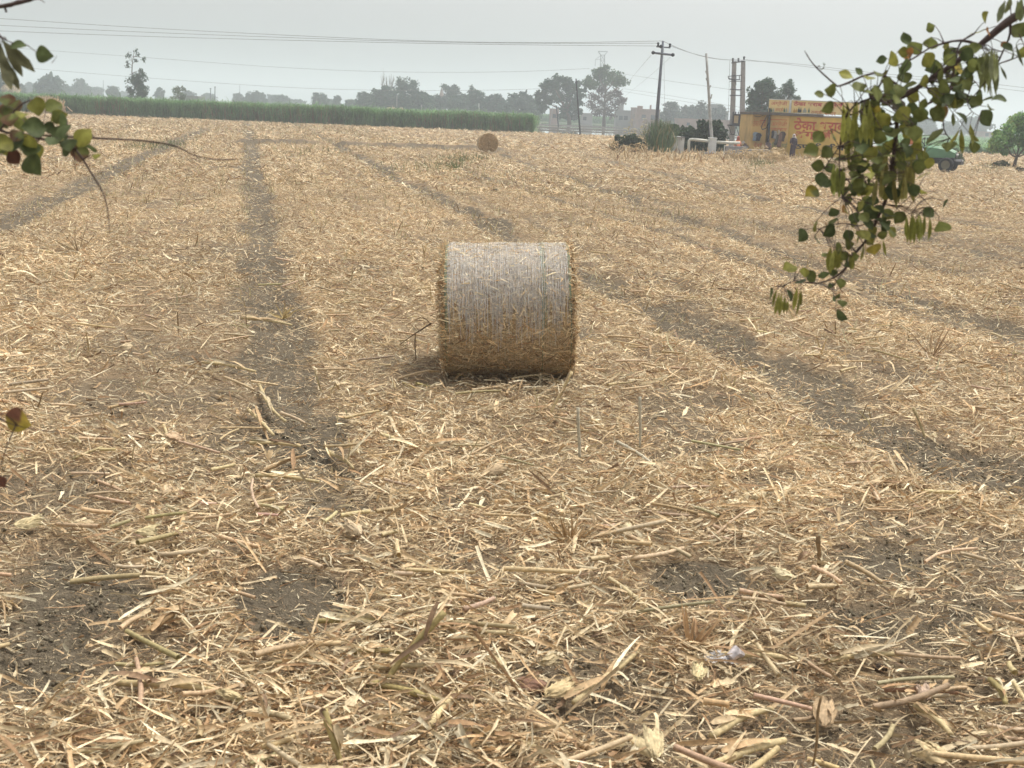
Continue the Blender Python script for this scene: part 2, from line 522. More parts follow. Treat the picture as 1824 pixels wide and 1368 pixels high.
    D = unit(np.column_stack([rng.normal(0, .4, n), rng.normal(0, .4, n), np.ones(n)]))
    P = G + D * (h / 2)[:, None]
    N = unit(np.column_stack([rng.normal(0, .7, n), -np.ones(n), rng.normal(0, .3, n)]))
    V, Q = strips(P, D, N, h, .03 + .05 * rng.random(n), h * rng.normal(0, .25, n), rng.normal(0, .6, n), 4, 2, 0, np.tile([.8, 1., .8, .3], (n, 1)))
    nb.add(V, Q, np.repeat(palcol(n, .95), 8, 0))
    o = nb.build('straw_litter', STRAW)
    tag(o, 'dry chopped maize straw and husks strewn over the harvested field', 'straw', kind='stuff')


litter()


def crumbs():
    nb = NB(); n = 26000
    y = 3.2 + 5.5 * rng.random(n) ** 1.3; x = (rng.random(n) * 2 - 1) * (y * .5 + .8)
    b = bare(x, y); k = rng.random(n) < (b - .25) * 1.6
    x, y = x[k], y[k]; n = len(x)
    r = (.003 + .012 * rng.random(n) ** 4) * (.7 + .04 * y)
    D = unit(rng.normal(0, 1, (n, 3))); S = unit(np.cross(D, rng.normal(0, 1, (n, 3)))); T = np.cross(D, S)
    o = np.array([[a, c, e] for a in (-1, 1) for c in (-1, 1) for e in (-1, 1)], float)
    P = np.column_stack([x, y, height(x, y) + r * .3])
    V = np.zeros((n, 8, 3))
    for i in range(8):
        q = o[i] * (.45 + .4 * rng.random((n, 1)))
        V[:, i] = P + r[:, None] * (D * q[:, :1] + S * q[:, 1:2] + T * q[:, 2:3])
    f = np.array([(0, 1, 3, 2), (4, 6, 7, 5), (0, 4, 5, 1), (2, 3, 7, 6), (0, 2, 6, 4), (1, 5, 7, 3)])
    Q = (np.arange(n)[:, None, None] * 8 + f[None]).reshape(-1, 4)
    c = np.array([.17, .145, .1]) * (.75 + .5 * rng.random((n, 1)))
    nb.add(V.reshape(-1, 3), Q, np.repeat(c, 8, 0))
    tag(nb.build('soil_crumbs', mat_attr('soil_crumb', .95, 0, 80, .35, .1), smooth=False), 'crumbly brown soil showing in the bare patches and wheel tracks', 'soil', kind='stuff')


crumbs()

# tufts of green regrowth in the field
def tufts():
    nb = NB()
    for (cx, cy, r, n) in [(830, 285, 25, 260), (800, 300, 18, 160), (1355, 292, 16, 240), (1790, 297, 20, 150), (1755, 300, 14, 120), (260, 262, 25, 160), (300, 258, 25, 120), (560, 270, 30, 80), (740, 300, 25, 60)]:
        p = np.array([gnd(cx + rng.normal(0, r), cy + rng.normal(0, 4)) for _ in range(n)])
        h = .08 + .28 * rng.random(n)
        D = unit(np.column_stack([rng.normal(0, .4, n), rng.normal(0, .4, n), np.ones(n)]))
        N = unit(np.column_stack([rng.normal(0, 1, n), -np.ones(n), np.zeros(n)]))
        V, Q = strips(p + D * (h / 2)[:, None], D, N, h, np.full(n, .03), h * rng.normal(0, .2, n), rng.normal(0, .5, n), 3, 2, 0, np.tile([1, .8, .2], (n, 1)))
        c = np.array([.16, .19, .075]) * (.7 + .7 * rng.random((n, 1)))
        nb.add(V, Q, np.repeat(c, 6, 0))
    tag(nb.build('weed_grass', CANE), 'sparse green weeds sprouting through the straw', 'weeds', kind='stuff')


tufts()


# ------------------------------------------------------------------ round bales
def bale(name, label, cx, cy, r, L, yaw, tilt, detail, group='round bales of straw'):
    z0 = float(height(np.array([cx]), np.array([cy]))[0])
    root = thing(name, label, 'straw bale', (cx, cy, z0), group)
    Mx = Matrix.Translation((cx, cy, z0 + r - .015)) @ Matrix.Rotation(yaw, 4, 'Z') @ Matrix.Rotation(tilt, 4, 'Y')
    Mn = np.array(Mx)
    tw = lambda V: V @ Mn[:3, :3].T + Mn[:3, 3]
    # radius of the bale surface: a little sag at the foot, lumps
    def rad_(ax, th):
        q = r * (1 + .010 * np.sin(3 * th + ax * 2) + .03 * (vnoise(ax * 4 + 40, th * 2.0 + 30, 1.0) - .5) + .012 * (vnoise(ax * 14 + 40, th * 7.0 + 30, 1.0) - .5))
        low = np.clip(-np.sin(th), 0, 1)
        q = q * (1 - .045 * low ** 6)
        return q * (1 - .03 * np.clip((np.abs(ax) / (L / 2) - .86) / .14, 0, 1) ** 2)
    na, nth = (60, 128) if detail else (24, 64)
    ax = np.linspace(-L / 2, L / 2, na); th = np.linspace(0, 2 * math.pi, nth, endpoint=False)
    A, T = np.meshgrid(ax, th, indexing='ij')
    RR = rad_(A, T) + .006 * rng.normal(0, 1, A.shape)
    V = np.stack([A, RR * np.cos(T), RR * np.sin(T)], -1).reshape(-1, 3)
    i = np.arange(na * nth).reshape(na, nth); i2 = np.roll(i, -1, 1)
    Q = [np.stack([i[:-1], i[1:], i2[1:], i2[:-1]], -1).reshape(-1, 4)]
    Vs = [V]; off = len(V)
    for sgn in (-1, 1):                                  # domed ends as rings
        rs = np.linspace(1, 0.02, 14)
        RG, TT = np.meshgrid(rs, th, indexing='ij')
        bul = .035 * (1 - RG ** 4) + .02 * rng.normal(0, 1, RG.shape) * (RG < .97)
        rad0 = rad_(np.full(TT.shape, sgn * L / 2), TT)
        VV = np.stack([sgn * (L / 2 + bul), RG * rad0 * np.cos(TT), RG * rad0 * np.sin(TT)], -1).reshape(-1, 3)
        j = np.arange(14 * nth).reshape(14, nth) + off; j2 = np.roll(j, -1, 1)
        q = np.stack([j[:-1], j2[:-1], j2[1:], j[1:]], -1).reshape(-1, 4)
        Q.append(q if sgn < 0 else q[:, ::-1]); Vs.append(VV); off += len(VV)
    V = np.concatenate(Vs)
    c = np.array([[.52, .37, .21]]) * (.75 + .5 * rng.random((len(V), 1)))
    core = np_mesh('straw_core', tw(V), np.concatenate(Q), c, STRAW, root)
    # straw pressed against the skin
    nb = NB()
    n = 22000 if detail else 2500
    a = (rng.random(n) - .5) * L * .99; t = rng.random(n) * 2 * math.pi
    q = rad_(a, t) + .003 + .008 * rng.random(n)
    P = np.column_stack([a, q * np.cos(t), q * np.sin(t)])
    Nn = np.column_stack([np.zeros(n), np.cos(t), np.sin(t)]) + rng.normal(0, .16, (n, 3))
    tang = np.column_stack([np.zeros(n), -np.sin(t), np.cos(t)])
    phi = rng.normal(0, .75, n)
    D = np.column_stack([np.cos(phi)] * 3) * np.array([1, 0, 0]) + np.sin(phi)[:, None] * tang
    l = .03 + .14 * rng.random(n) ** 2; w = .003 + .014 * rng.random(n) ** 2
    V, Q = strips(P, D, Nn, l, w, -l * l / (8 * r) * np.sin(phi) ** 2 * 0 + rng.normal(0, .006, n), rng.normal(0, .3, n), 3, 2, 0, .5 + .5 * rng.random((n, 3)))
    nb.add(tw(V), Q, np.repeat(palcol(n, 1.12) * np.array([1, .97, .91]), 6, 0))
    if detail:                                           # loose fibres lifting off the crown
        n = 420
        a = (rng.random(n) - .5) * L; t = math.pi * (.5 + rng.normal(0, .1, n)); q = rad_(a, t) + .008
        l = .03 + .07 * rng.random(n)
        P = np.column_stack([a, q * np.cos(t), q * np.sin(t)])
        D = np.column_stack([rng.normal(0, 1, n), rng.normal(0, .5, n), .1 + .4 * rng.random(n)])
        V, Q = strips(P + np.array([0, 0, .012]), D, np.column_stack([rng.normal(0, .5, n), -np.ones(n), rng.normal(0, .5, n)]), l, .0012 + .003 * rng.random(n), l * rng.normal(.1, .25, n), rng.normal(0, 1, n), 6, 2)
        nb.add(tw(V), Q, np.repeat(palcol(n), 12, 0))
    nb.build('pressed_straw', STRAW, core)
    # frayed ends
    nb = NB()
    n = 9000 if detail else 3500
    sg = np.where(rng.random(n) < .5, -1., 1.)
    rho = np.sqrt(rng.random(n)) * r * .985; edge = rng.random(n) < .35; rho = np.where(edge, r * (.94 + .05 * rng.random(n)), rho)
    t = rng.random(n) * 2 * math.pi
    bul = .035 * (1 - (rho / r) ** 4) + .02 * rng.random(n)
    P = np.column_stack([sg * (L / 2 + bul), rho * np.cos(t), rho * np.sin(t)])
    tang = np.column_stack([np.zeros(n), -np.sin(t), np.cos(t)]); radv = np.column_stack([np.zeros(n), np.cos(t), np.sin(t)])
    D = tang * rng.normal(0, 1, n)[:, None] + radv * rng.normal(0, .6, n)[:, None] + np.column_stack([sg * rng.normal(.25, .35, n), np.zeros(n), np.zeros(n)])
    Nn = np.column_stack([sg, np.zeros(n), np.zeros(n)]) + rng.normal(0, .45, (n, 3))
    l = .03 + .13 * rng.random(n) ** 1.7; w = .004 + .016 * rng.random(n) ** 2
    V, Q = strips(P, D, Nn, l, w, rng.normal(0, .1, n) * l, rng.normal(0, .5, n), 3, 2, 0, .4 + .6 * rng.random((n, 3)))
    nb.add(tw(V), Q, np.repeat(palcol(n, 1.15), 6, 0))
    nb.build('frayed_end', STRAW, root)
    # knitted net: threads round the bale and zigzag ties between them
    nb = NB()
    nt_, ns = (66, 150) if detail else (40, 64)
    th = np.linspace(0, 2 * math.pi, ns, endpoint=False)
    xs = np.linspace(-L / 2 + .012, L / 2 - .012, nt_)
    def ring(x0, th0, th1, wid, col, lift, cnt, jit=.004):
        tt = np.linspace(th0, th1, cnt)
        x = x0 + jit * .35 * np.sin(np.linspace(0, 9, cnt) + rng.random() * 6) + .0012 * rng.normal(0, 1, cnt)
        q = rad_(x, tt) + lift + .0025 * rng.normal(0, 1, cnt)
        V = np.zeros((cnt, 3, 3))
        for k, (dx, dr) in enumerate(((-wid, 0), (0, wid * .8), (wid, 0))):
            V[:, k] = np.column_stack([x + dx, (q + dr) * np.cos(tt), (q + dr) * np.sin(tt)])
        ii = np.arange(cnt * 3).reshape(cnt, 3)
        Q = np.stack([ii[:-1, :-1], ii[:-1, 1:], ii[1:, 1:], ii[1:, :-1]], -1).reshape(-1, 4)
        nb.add(tw(V.reshape(-1, 3)), Q, np.tile(col, (cnt * 3, 1)))
    wh = np.array([.9, .89, .86])
    gr = np.array([.1, .22, .15])
    for k, x0 in enumerate(xs):
        f = (x0 + L / 2) / L
        green = f < .016 or abs(f - .765) < .008 or f > .985
        faint = .0 if green else 1
        ring(x0, 0, 2 * math.pi, .0008 if not green else .0026, gr if green else np.array([.7, .62, .48]) * (.8 + .3 * rng.random()), .012, ns + 1)
    # zigzag ties; added white threads imitate glare from the crown down the front
    def zig(x0, x1, th0, th1, cnt, wid, lift, col):
        tt = np.linspace(th0, th1, cnt); x = np.where(np.arange(cnt) % 2 == 0, x0, x1) + rng.normal(0, .002, cnt)
        q = rad_(x, tt) + lift
        V = np.zeros((cnt, 2, 3))
        dt = wid / r
        V[:, 0] = np.column_stack([x, q * np.cos(tt - dt), q * np.sin(tt - dt)])
        V[:, 1] = np.column_stack([x, q * np.cos(tt + dt), q * np.sin(tt + dt)])
        ii = np.arange(cnt * 2).reshape(cnt, 2)
        Q = np.stack([ii[:-1, 0], ii[:-1, 1], ii[1:, 1], ii[1:, 0]], -1)
        nb.add(tw(V.reshape(-1, 3)), Q, np.tile(col, (cnt * 2, 1)))
    for k in range(nt_ - 1):
        zig(xs[k], xs[k + 1], 0, 2 * math.pi, 2 * ns, .0006, .011, np.array([.6, .5, .36]))
    if detail:                                           # extra threads, net glare put into their white: front face, crown to mid height
        xs2 = np.linspace(-L / 2 + .02, L / 2 - .02, 132)
        for k, x0 in enumerate(xs2):
            f = k / 131
            endt = math.pi * (.84 + .16 * float(vnoise(np.array([k * .13]), np.array([2.]), 1.0)[0]) + .17 * rng.random() ** 1.3)
            cg = gr * 1.6 if (abs(f - .79) < .016 and k % 2 or f > .985 or f < .012) else wh * (.9 + .15 * rng.random())
            ring(x0, math.pi * .32, endt, .00125, cg, .016, 70, .006)
            if k < 131: zig(x0, xs2[k + 1], math.pi * .32, endt - .02 - .3 * rng.random(), 170, .0010, .015, wh)
    NET = mat_attr('net_thread', .45, .2, 30, .12, .4)
    nb.build('net_wrap', NET, root)
    return root


bale('round_bale', 'large net-wrapped round straw bale standing in the middle of the field', BALE_C[0], BALE_C[1], .632, 1.15, rad(1.5), rad(-3), True)
b2 = at(868, 274, 66)
bale('round_bale', 'small distant round bale showing its circular end by the earth step', gnd(868, 273)[0], gnd(868, 273)[1], .6, 1.15, rad(96), 0, False)


# ------------------------------------------------------------------ trees
def leaf_cards(nb, P, size, col, flat=0.0, vary=.35):
    n = len(P)
    N = unit(rng.normal(0, 1, (n, 3)) + np.array([0, 0, flat])); D = unit(np.cross(N, rng.normal(0, 1, (n, 3))))
    s = size * (.6 + .8 * rng.random(n))
    V, Q = strips(P, D, N, s, s * (.55 + .3 * rng.random(n)), s * rng.normal(0, .15, n), rng.normal(0, .4, n), 3, 2, 0, np.tile([.35, 1., .3], (n, 1)))
    c = np.asarray(col) * (1 - vary + 2 * vary * rng.random((n, 1))) * (1 + rng.normal(0, .07, (n, 3)))
    nb.add(V, Q, np.repeat(np.clip(c, .005, 1), 6, 0))


GREENS = dict(dark=(.042, .09, .05), mid=(.07, .13, .055), pale=(.09, .125, .05), blue=(.045, .085, .06), brown=(.16, .12, .085))


def clumps(c, br, k):
    m = 12
    sc = unit(rng.normal(0, 1, (m, 3))) * br * (.3 + .6 * rng.random((m, 1))) * np.array([1, 1, .8])
    sr = br * (.34 + .3 * rng.random(m))
    q = rng.integers(0, m, k)
    d = unit(rng.normal(0, 1, (k, 3))) * np.array([1, 1, .75])
    return c + sc[q] + d * (sr[q] * (.35 + .7 * rng.random(k)))[:, None]


def tree(label, x, ytop, wpx, Y, kind='round', col='dark', group=None, n=1800, base=None, name='tree', cat='tree', blobs=None, lean=0.0):
    """x, ytop: photo pixels of the crown's middle and top; wpx: half width in pixels; Y: distance in metres"""
    T = at(x, ytop, Y)
    ht = T.z; w = wpx * Y / F
    bx = T.x - lean * ht
    root = thing(name, label, cat, (bx, Y, 0), group)
    B = Vector((bx, Y, 0))
    tr = MB()
    cb = dict(round=.28 if Y < 200 else .1, tall=.1, spread=.38, bush=.03, sparse=.25, bare=.3, mango=.3)[kind]
    tr_top = B + Vector((lean * ht * .6, 0, ht * (cb + .3)))
    r0 = max(.05, ht * .022)
    tr.tube([B - Vector((0, 0, .1)), B + (tr_top - B) * .5 + Vector((w * .03, 0, 0)), tr_top], [r0 * 1.3, r0, r0 * .6], 7)
    K = blobs or dict(round=11, tall=10, spread=13, bush=9, sparse=12, bare=0, mango=12)[kind]
    nb = NB(); cen = []
    for k in range(K):
        f = (k + .5) / K
        a = k * 2.39996 + rng.random() * .8
        zz = cb + (1 - cb) * (.12 + .76 * f)
        prof = math.sin(math.pi * min(1, max(.08, (f * .8 + .16)))) ** .6
        if kind == 'tall': prof = .75 + .35 * math.sin(math.pi * f)
        if kind == 'bush': prof = 1 - .55 * f
        if kind == 'spread': prof = (1.0 if f > .25 else .8) * (1 - max(0, f - .6) * .9)
        rr = w * (.62 * prof) * (.35 + .65 * math.sqrt(rng.random()))
        c = Vector((B.x + lean * ht * zz + rr * math.cos(a), Y + rr * math.sin(a) * .9, ht * zz))
        br = w * (.36 + .16 * rng.random()) * (.8 if kind in ('sparse', 'mango') else 1)
        if kind == 'tall': br = w * (.52 + .2 * rng.random())
        br = min(br, (ht - c.z) * 1.05 + .02 * ht)
        cen.append((c, br))
        j = B + (tr_top - B) * (.45 + .5 * rng.random())
        m = (j + c) / 2 + Vector((0, 0, -.04 * ht))
        tr.tube([j, m, c], [r0 * .5, r0 * .33, r0 * .12], 5)
    if kind == 'bare':
        for k in range(26):
            a = rng.random() * 2 * math.pi; rr = w * (.3 + .7 * rng.random())
            c = B + Vector((rr * math.cos(a), rr * math.sin(a), ht * (.6 + .4 * rng.random())))
            j = B + (tr_top - B) * (.4 + .6 * rng.random())
            m = (j * .5 + c * .5) + Vector((0, 0, -.03 * ht))
            tr.tube([j, m, c], [r0 * .35, r0 * .25, r0 * .1], 4)
            for q in range(4):
                e = c + Vector((rng.normal(0, .16) * w, rng.normal(0, .16) * w, abs(rng.normal(.1, .06)) * ht))
                tr.tube([m * .4 + c * .6, e], [r0 * .14, r0 * .06], 3)
    tr.build('trunk', BARK, root, True)
    if kind != 'bare':
        for c, br in cen:
            k = int(n / K * (br / (w * .42)) ** 1.3) + 20
            P = clumps(np.array(c), br, k)
            P[:, 2] = np.maximum(P[:, 2], ht * cb * .4 + .05)
            cc = np.array(GREENS[col]) * (.8 + .4 * rng.random())
            leaf_cards(nb, P, max(.12, w * (.09 if Y < 300 else .13)), cc)
        nb.build('crown', LEAF, root)
    return root


FT = 'hazy trees along the horizon'
# (label, x, ytop, half width, distance, kind, colour)
TREES = [
    ('large dome-shaped hazy tree on the horizon at the far left', 86, 134, 27, 420, 'round', 'blue'),
    ('dark tree at the very left edge behind the green crop', -4, 128, 14, 300, 'round', 'dark'),
    ('pale faint tree just left of the large dome-shaped hazy tree', 52, 147, 12, 640, 'round', 'blue'),
    ('small hazy tree beside the straw heap at the left edge', 37, 150, 9, 420, 'round', 'blue'),
    ('low hazy tree touching the right side of the dome-shaped tree', 114, 152, 12, 520, 'round', 'blue'),
    ('pale upright tree right of the dome-shaped tree', 145, 142, 16, 560, 'round', 'blue'),
    ('broad pale tree at the foot of the pale upright tree', 130, 154, 14, 640, 'round', 'blue'),
    ('low pale clump of a tree before the small upright tree', 166, 156, 14, 640, 'spread', 'blue'),
    ('small upright hazy tree midway to the tall ragged tree', 200, 154, 12, 480, 'round', 'blue'),
    ('very faint low tree left of the tall ragged tree', 222, 165, 14, 760, 'spread', 'blue'),
    ('thin feathery pale tree between the ragged tree and the leafy bush tree', 284, 157, 10, 480, 'sparse', 'blue'),
    ('small pale tree tucked behind the right of the leafy bush tree', 334, 163, 12, 520, 'round', 'blue'),
    ('pale low tree just left of the twin distant poles', 372, 168, 14, 620, 'round', 'blue'),
    ('small rounded hazy tree standing alone right of the twin poles', 424, 167, 10, 520, 'round', 'blue'),
    ('hazy round tree, left one of a close pair on the horizon', 446, 166, 13, 480, 'round', 'blue'),
    ('taller hazy tree, right one of a close pair on the horizon', 461, 164, 11, 470, 'tall', 'blue'),
    ('slender pale tree left of the wide hazy dome tree', 484, 169, 8, 600, 'tall', 'blue'),
    ('wide hazy dome tree in the middle of the gap', 499, 170, 14, 520, 'round', 'blue'),
    ('low faint spreading tree between the dome tree and the upright oval tree', 530, 179, 15, 620, 'spread', 'blue'),
    ('upright oval hazy tree standing clear above the crop', 570, 165, 12, 420, 'tall', 'blue'),
    ('small dark hazy tree right of the upright oval tree', 600, 170, 9, 420, 'round', 'blue'),
    ('low hazy tree behind the small dark one', 588, 178, 12, 560, 'spread', 'blue'),
    ('low rounded tree at the left end of the tree belt', 627, 178, 15, 400, 'round', 'blue'),
    ('leaning leafy tree in front of the bare-topped tree', 650, 165, 16, 360, 'round', 'dark'),
    ('dense dark tree under the bare-topped tree', 682, 154, 25, 345, 'round', 'dark'),
    ('tall columnar tree rising highest in the tree belt', 725, 137, 17, 340, 'tall', 'dark'),
    ('low broad tree at the foot of the columnar tree', 752, 164, 22, 345, 'round', 'dark'),
    ('wide low tree just left of the temple spire', 774, 168, 16, 350, 'round', 'blue'),
    ('light-topped tree right of the temple spire', 804, 149, 15, 370, 'tall', 'blue'),
    ('low tree filling the gap between two taller belt trees', 828, 166, 16, 360, 'round', 'blue'),
    ('dark upright tree behind the distant bale', 849, 156, 14, 345, 'tall', 'dark'),
    ('loose feathery tree at the right end of the belt', 884, 170, 20, 350, 'sparse', 'blue'),
    ('broad dense tree left of the dark shade tree', 930, 166, 30, 330, 'round', 'blue'),
    ('hazy low tree in front of the distant village wall', 905, 178, 16, 360, 'round', 'blue'),
    ('round dome-topped tree right of the tall power pole', 1196, 182, 18, 330, 'round', 'blue'),
    ('broad pale tree at the right of the dome-topped tree', 1228, 189, 22, 345, 'round', 'blue'),
    ('feathery tree rising beside the white leaning trunk', 1250, 181, 13, 320, 'sparse', 'blue'),
    ('hazy tree between the leaning trunk and the transformer', 1284, 188, 14, 330, 'sparse', 'blue'),
    ('low hazy tree behind the green thicket', 1265, 198, 18, 350, 'round', 'blue'),
    ('low pale tree behind the ruined brick house', 1170, 200, 14, 420, 'round', 'blue'),
    ('dark low tree at the middle of the belt below the columnar tree', 705, 172, 17, 342, 'round', 'dark'),
    ('broad bushy tree right of the light-topped tree', 815, 172, 18, 352, 'round', 'dark'),
    ('broad low tree between the belt and the wide shade tree', 950, 178, 18, 340, 'round', 'dark'),
    ('dense low tree behind the dark upright tree', 866, 172, 17, 352, 'round', 'dark'),
    ('pale grey tree in the village haze behind the tractor', 1740, 208, 22, 520, 'round', 'blue'),
    ('low hazy trees mound beside the village house at right', 1695, 216, 16, 520, 'round', 'blue'),
    ('hazy tree half hidden by the hanging branch', 1650, 212, 22, 480, 'round', 'blue'),
]
for (lb, x, yt, w, Y, k, c) in TREES:
    tree(lb, x, yt - 2, w * 1.3, Y, k, c, FT, n=2600)

tree('tall ragged tree with a bare twiggy top rising above the crop', 243, 128, 26, 210, 'bush', 'dark', n=4200, lean=0)
# its thin top shoot with few leaf tufts
def shoot():
    o = [x for x in bpy.data.objects if x.get('label', '').startswith('tall ragged tree')][0]
    mb = MB(); nb = NB()
    P = [at(237, 150, 210), at(235, 128, 210), at(236, 110, 210), at(239, 92, 210)]
    mb.tube(P, [.14, .1, .07, .03], 5)
    for (a, b, c, d) in [(236, 118, 227, 112), (235, 110, 226, 101), (236, 104, 247, 97), (237, 100, 256, 105), (236, 122, 227, 118), (235, 108, 231, 97), (238, 96, 241, 90), (236, 130, 249, 126), (236, 114, 242, 108)]:
        mb.tube([at(a, b, 210), at((a + c) / 2, (b + d) / 2 - 1, 210), at(c, d, 210)], [.05, .035, .02], 4)
        for q in range(2 if c not in (256, 249) else 4):
            C = np.array(at(c + rng.normal(0, 1.2), d + rng.normal(0, 1.2), 210))
            leaf_cards(nb, C + rng.normal(0, .17, (14, 3)), .28, GREENS['dark'])
    for i in range(8):
        C = np.array(at(238 + rng.normal(0, 5), 138 + rng.normal(0, 6), 210)); leaf_cards(nb, C + rng.normal(0, .3, (26, 3)), .3, GREENS['dark'])
    mb.build('bare_shoot', BARK, o, True); nb.build('foliage', LEAF, o)
shoot()
tree('loose leafy bush tree above the crop, right of the ragged tree', 318, 150, 20, 215, 'bush', 'pale', n=1500)
tree('bare leafless tree poking out above the tree belt', 690, 135, 12, 350, 'bare', 'dark')
def shade_tree():
    Y = 285
    root = thing('tree', 'dark wide shade tree beyond the flooded plots', 'tree', (at(1014, 222, Y).x, Y, 0))
    mb = MB(); nb = NB()
    b = at(1014, 224, Y); b.z = -.2
    j = at(1010, 200, Y)
    mb.tube([b, at(1014, 212, Y), j, at(1000, 180, Y), at(990, 160, Y)], [.6, .45, .4, .25, .1], 8)
    for (c, d) in [(965, 175), (975, 160), (1020, 165), (1030, 180), (985, 185), (1012, 178)]:
        mb.tube([j, (j + at(c, d, Y)) / 2 + Vector((0, 0, -.3)), at(c, d, Y)], [.22, .14, .05], 5)
    for (c, d, r) in [(995, 143, 10), (982, 150, 12), (1008, 148, 12), (970, 158, 11), (962, 170, 9), (958, 178, 7), (990, 160, 15), (1012, 162, 14), (1025, 156, 8), (1030, 150, 6), (1034, 168, 9), (1040, 160, 5), (972, 176, 12), (968, 190, 7), (963, 196, 4), (985, 176, 11), (1000, 176, 10),
                      (1018, 180, 13), (1030, 184, 9), (1008, 192, 11), (1024, 196, 10), (1010, 206, 9), (1000, 204, 7), (1022, 208, 7), (1033, 200, 5)]:
        C = np.array(at(c, d, Y + rng.normal(0, 2.5))); R = r * Y / F
        leaf_cards(nb, clumps(C, R * 1.15, int(42 * r)), .46, np.array(GREENS['dark']) * (.85 + .3 * rng.random()))
    mb.build('trunk', BARK, root, True); nb.build('crown', LEAF, root)
shade_tree()
tree('mango-like dense tree with two round lobes behind the yellow shop', 1362, 138, 36, 150, 'round', 'dark', n=7500, blobs=14)
tree('dark lobe of a tree to the right behind the shop sign', 1405, 137, 26, 152, 'round', 'dark', n=5000, blobs=9)


def two_tone():
    Y = 285
    root = thing('tree', 'tallest tree with green top and brown bare-looking lower crown beyond the plots', 'tree', tuple(gnd(1075, 225)))
    root.location = (at(1076, 224, Y).x, Y, 0)
    mb = MB(); nb = NB()
    b = at(1076, 225, Y); b.z = -.2
    j = at(1077, 196, Y)
    mb.tube([b, at(1076, 210, Y), j, at(1077, 175, Y), at(1080, 150, Y)], [.5, .38, .34, .25, .1], 8)
    for (c, d) in [(1055, 150), (1045, 160), (1108, 148), (1095, 140), (1066, 132), (1050, 178), (1104, 172), (1060, 190), (1098, 190), (1088, 160), (1070, 165), (1110, 158)]:
        s = at(1077, min(205, d + 24), Y)
        off = rng.normal(0, 2.0)
        e = at(c, d, Y + off)
        mb.tube([s, (s + e) / 2 + Vector((0, 0, -.5)), e], [.2, .13, .05], 5)
    for (c, d, r, kk) in [(1050, 143, 10, 'g'), (1066, 132, 13, 'g'), (1080, 127, 11, 'g'), (1095, 138, 13, 'g'), (1107, 146, 12, 'g'), (1075, 142, 15, 'g'), (1054, 152, 9, 'g'), (1048, 150, 7, 'g'), (1090, 148, 12, 'g'),
                          (1060, 172, 12, 'b'), (1085, 170, 13, 'b'), (1100, 168, 12, 'b'), (1055, 188, 12, 'b'), (1075, 188, 14, 'b'), (1096, 188, 12, 'b'), (1066, 200, 12, 'b'), (1088, 203, 10, 'b'), (1070, 160, 8, 'b'), (1107, 180, 8, 'b')]:
        C = np.array(at(c, d, Y + rng.normal(0, 2.5)))
        R = r * Y / F
        n = 520 if kk == 'g' else 200
        leaf_cards(nb, clumps(C, R * 1.15, int(n * 1.25)), .44 if kk == 'g' else .38, GREENS['mid'] if kk == 'g' else (.1, .075, .07))
        if kk == 'b':
            for q in range(16):
                e = C + unit(rng.normal(0, 1, 3)) * R
                mb.tube([Vector(C) + Vector((0, 0, -.3)), Vector(e)], [.06, .025], 3)
    mb.build('trunk', BARK, root, True); nb.build('crown', LEAF, root)
two_tone()


def mango():                        # the young tree at the right edge
    Y = gnd(1806, 300)[1]
    base = gnd(1806, 300)
    root = thing('tree', 'young bright green tree with short forked trunk at the right edge', 'tree', tuple(base))
    mb = MB(); nb = NB()
    fk = at(1811, 280, Y)
    mb.tube([base - Vector((0, 0, .1)), at(1808, 290, Y), fk], [.16, .12, .1], 8)
    for (c, d, r) in [(1798, 270, .06), (1788, 262, .05), (1824, 262, .06), (1835, 250, .06), (1815, 255, .05), (1800, 245, .04), (1845, 262, .05), (1822, 235, .04)]:
        dy = rng.normal(0, .5)
        mb.tube([fk, (fk + at(c, d, Y + dy)) / 2 + Vector((0, 0, -.12)), at(c, d, Y + dy), at(c - 3 + rng.normal(0, 4), d - 14, Y + dy * 1.3)], [r, r * .8, r * .5, .012], 5)
    for (c, d, r) in [(1770, 262, 11), (1782, 250, 14), (1776, 240, 9), (1795, 232, 15), (1788, 265, 9), (1806, 218, 14), (1820, 210, 14), (1812, 238, 15), (1826, 228, 16), (1840, 220, 18), (1800, 252, 12), (1822, 255, 10),
                      (1838, 245, 16), (1856, 240, 18), (1850, 260, 14), (1768, 253, 7), (1790, 270, 7), (1865, 255, 14)]:
        for q in range(2):
            C = np.array(at(c, d, Y + rng.normal(0, .75))); R = r * Y / F * .92
            n = 190
            dd = unit(rng.normal(0, 1, (n, 3))) * (R * (.4 + .65 * rng.random((n, 1))))
            leaf_cards(nb, C + dd, .17, np.array([(.19, .33, .11), (.27, .4, .13), (.15, .27, .1)][rng.integers(3)]), -.3)
    mb.build('trunk', BARK, root, True); nb.build('crown', LEAF, root)
mango()


